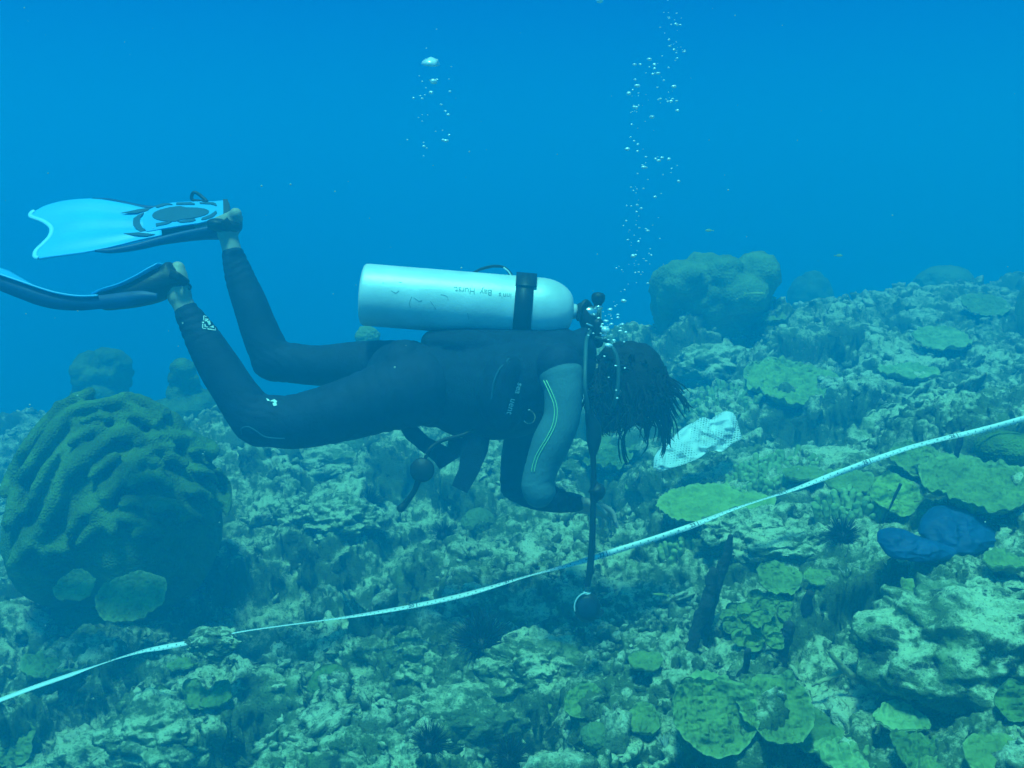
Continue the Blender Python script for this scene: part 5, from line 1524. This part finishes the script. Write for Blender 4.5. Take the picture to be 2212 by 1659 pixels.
hc = MB(); hc.add(*ell(497, 492, .145, 27, 17, .050, -14, 4)); hc.add(*ell(474, 487, .125, 28, 15, .052, 8, 4))
hc.build('heel_cup', M['rubber'], FA, origin=fo)
mk('buckle_loop', *tube([D(*p) for p in [(448, 436, .20), (430, 420, .21), (419, 416, .21), (414, 424, .21), (416, 432, .21), (424, 434, .21), (448, 436, .20)]], .0055, n=8, ns=60), M['rubber'], FA, origin=fo)

# the near fin, seen from its side, its blade swung up behind
fb = D(330, 620, -.14)
FB = empty('swim_fin', fb, person)
FB['label'] = 'near fin seen edge on, its blade bent in an S'
CV = [(-230, 520, 538), (-150, 545, 566), (-70, 570, 596), (0, 593, 628), (45, 608, 646), (80, 620, 659), (120, 632, 668), (166, 639, 671), (210, 638, 668), (262, 632, 664), (305, 628, 656), (340, 634, 646)]
ct = spline(np.array(CV, float), 90)
def strip(dd, lift, th0, name, m, s0=0, s1=90, top_only=False, thick=.008):
    q = ct[s0:s1]; n = len(q)
    V = []
    for dz in (-thick / 2, thick / 2):
        for k in (0, 1):
            y = q[:, 1] - lift if k == 0 else (q[:, 2] - lift if not top_only else q[:, 1] - lift + th0)
            V.append(np.array([D(a, b, dd + dz) for a, b in zip(q[:, 0], y)]))
    V = np.concatenate(V); i = np.arange(n - 1)
    Fc = [np.stack([i, i + n, i + 1 + n, i + 1], -1), np.stack([i + 2 * n, i + 1 + 2 * n, i + 1 + 3 * n, i + 3 * n], -1), np.stack([i, i + 1, i + 1 + 2 * n, i + 2 * n], -1), np.stack([i + n, i + 3 * n, i + 1 + 3 * n, i + 1 + n], -1),
          np.array([[0, 2 * n, 3 * n, n]]), np.array([[n - 1, 2 * n - 1, 4 * n - 1, 3 * n - 1]])]
    return mk(name, V, Fc, m, FB, origin=fb)
strip(-.235, 0, 0, 'rail', M['rubber_blue'], 4, 90)
strip(-.055, 0, 0, 'rail', M['rubber_blue'], 40, 70)
q = ct[0:66]; n = len(q); nb = 14
Vb = []
for s, wv in ((1, 0), (-1, 0)):
    for j in range(nb):
        f = j / (nb - 1); dd = -.245 + f * .20
        Vb.append(np.array([D(a, b - 2 - f * np.interp(a, [-230, 20, 95, 300], [17, 13, -5, -8]) + 4 * math.sin(f * math.pi) + (0 if s > 0 else 4), dd) for a, b in zip(q[:, 0], q[:, 1])]))
Vb = np.concatenate(Vb)
gf = grid_faces(nb, n)
ii = np.concatenate([np.arange(n), np.arange(1, nb) * n + n - 1, (nb - 1) * n + np.arange(n - 2, -1, -1), np.arange(nb - 2, 0, -1) * n]); i2 = np.roll(ii, -1)
mk('blade', Vb, [gf[:, ::-1], gf + nb * n, np.stack([ii, ii + nb * n, i2 + nb * n, i2], -1)], M['blade'], FB, origin=fb)
remesh('foot_pocket', [limb([(232, 648, -.14, 22, .06), (290, 636, -.14, 27, .066), (335, 618, -.14, 34, .062), (366, 602, -.14, 30, .05)]), limb([(366, 578, -.14, 12, .04), (372, 602, -.14, 22, .05), (390, 612, -.14, 14, .045)])], .006, 4, M['rubber'], FB, fb)
ed = [(205, 636), (240, 629), (275, 619), (310, 602), (335, 586), (352, 574)]
mk('sole_plate', *tube([D(a, b, -.14) for a, b in ed], [.002, .005, .006, .006, .006, .006], n=10, ns=40, caps='round', side=FW, r2=[.03, .075, .078, .075, .068, .055]), M['sole'], FB, origin=fb)
mk('heel_strap', *tube([D(368, 590, -.19), D(384, 598, -.20), D(400, 610, -.17), D(402, 614, -.14), D(398, 606, -.10), D(372, 592, -.085)], .0035, n=8, ns=50, side=UP, r2=.012), M['rubber'], FB, origin=fb)
mk('buckle_loop', *tube([D(*p) for p in [(396, 606, -.15), (406, 612, -.15), (412, 620, -.15), (408, 625, -.15), (402, 620, -.15), (396, 606, -.15)]], .003, n=8, ns=40), M['rubber'], FB, origin=fb)
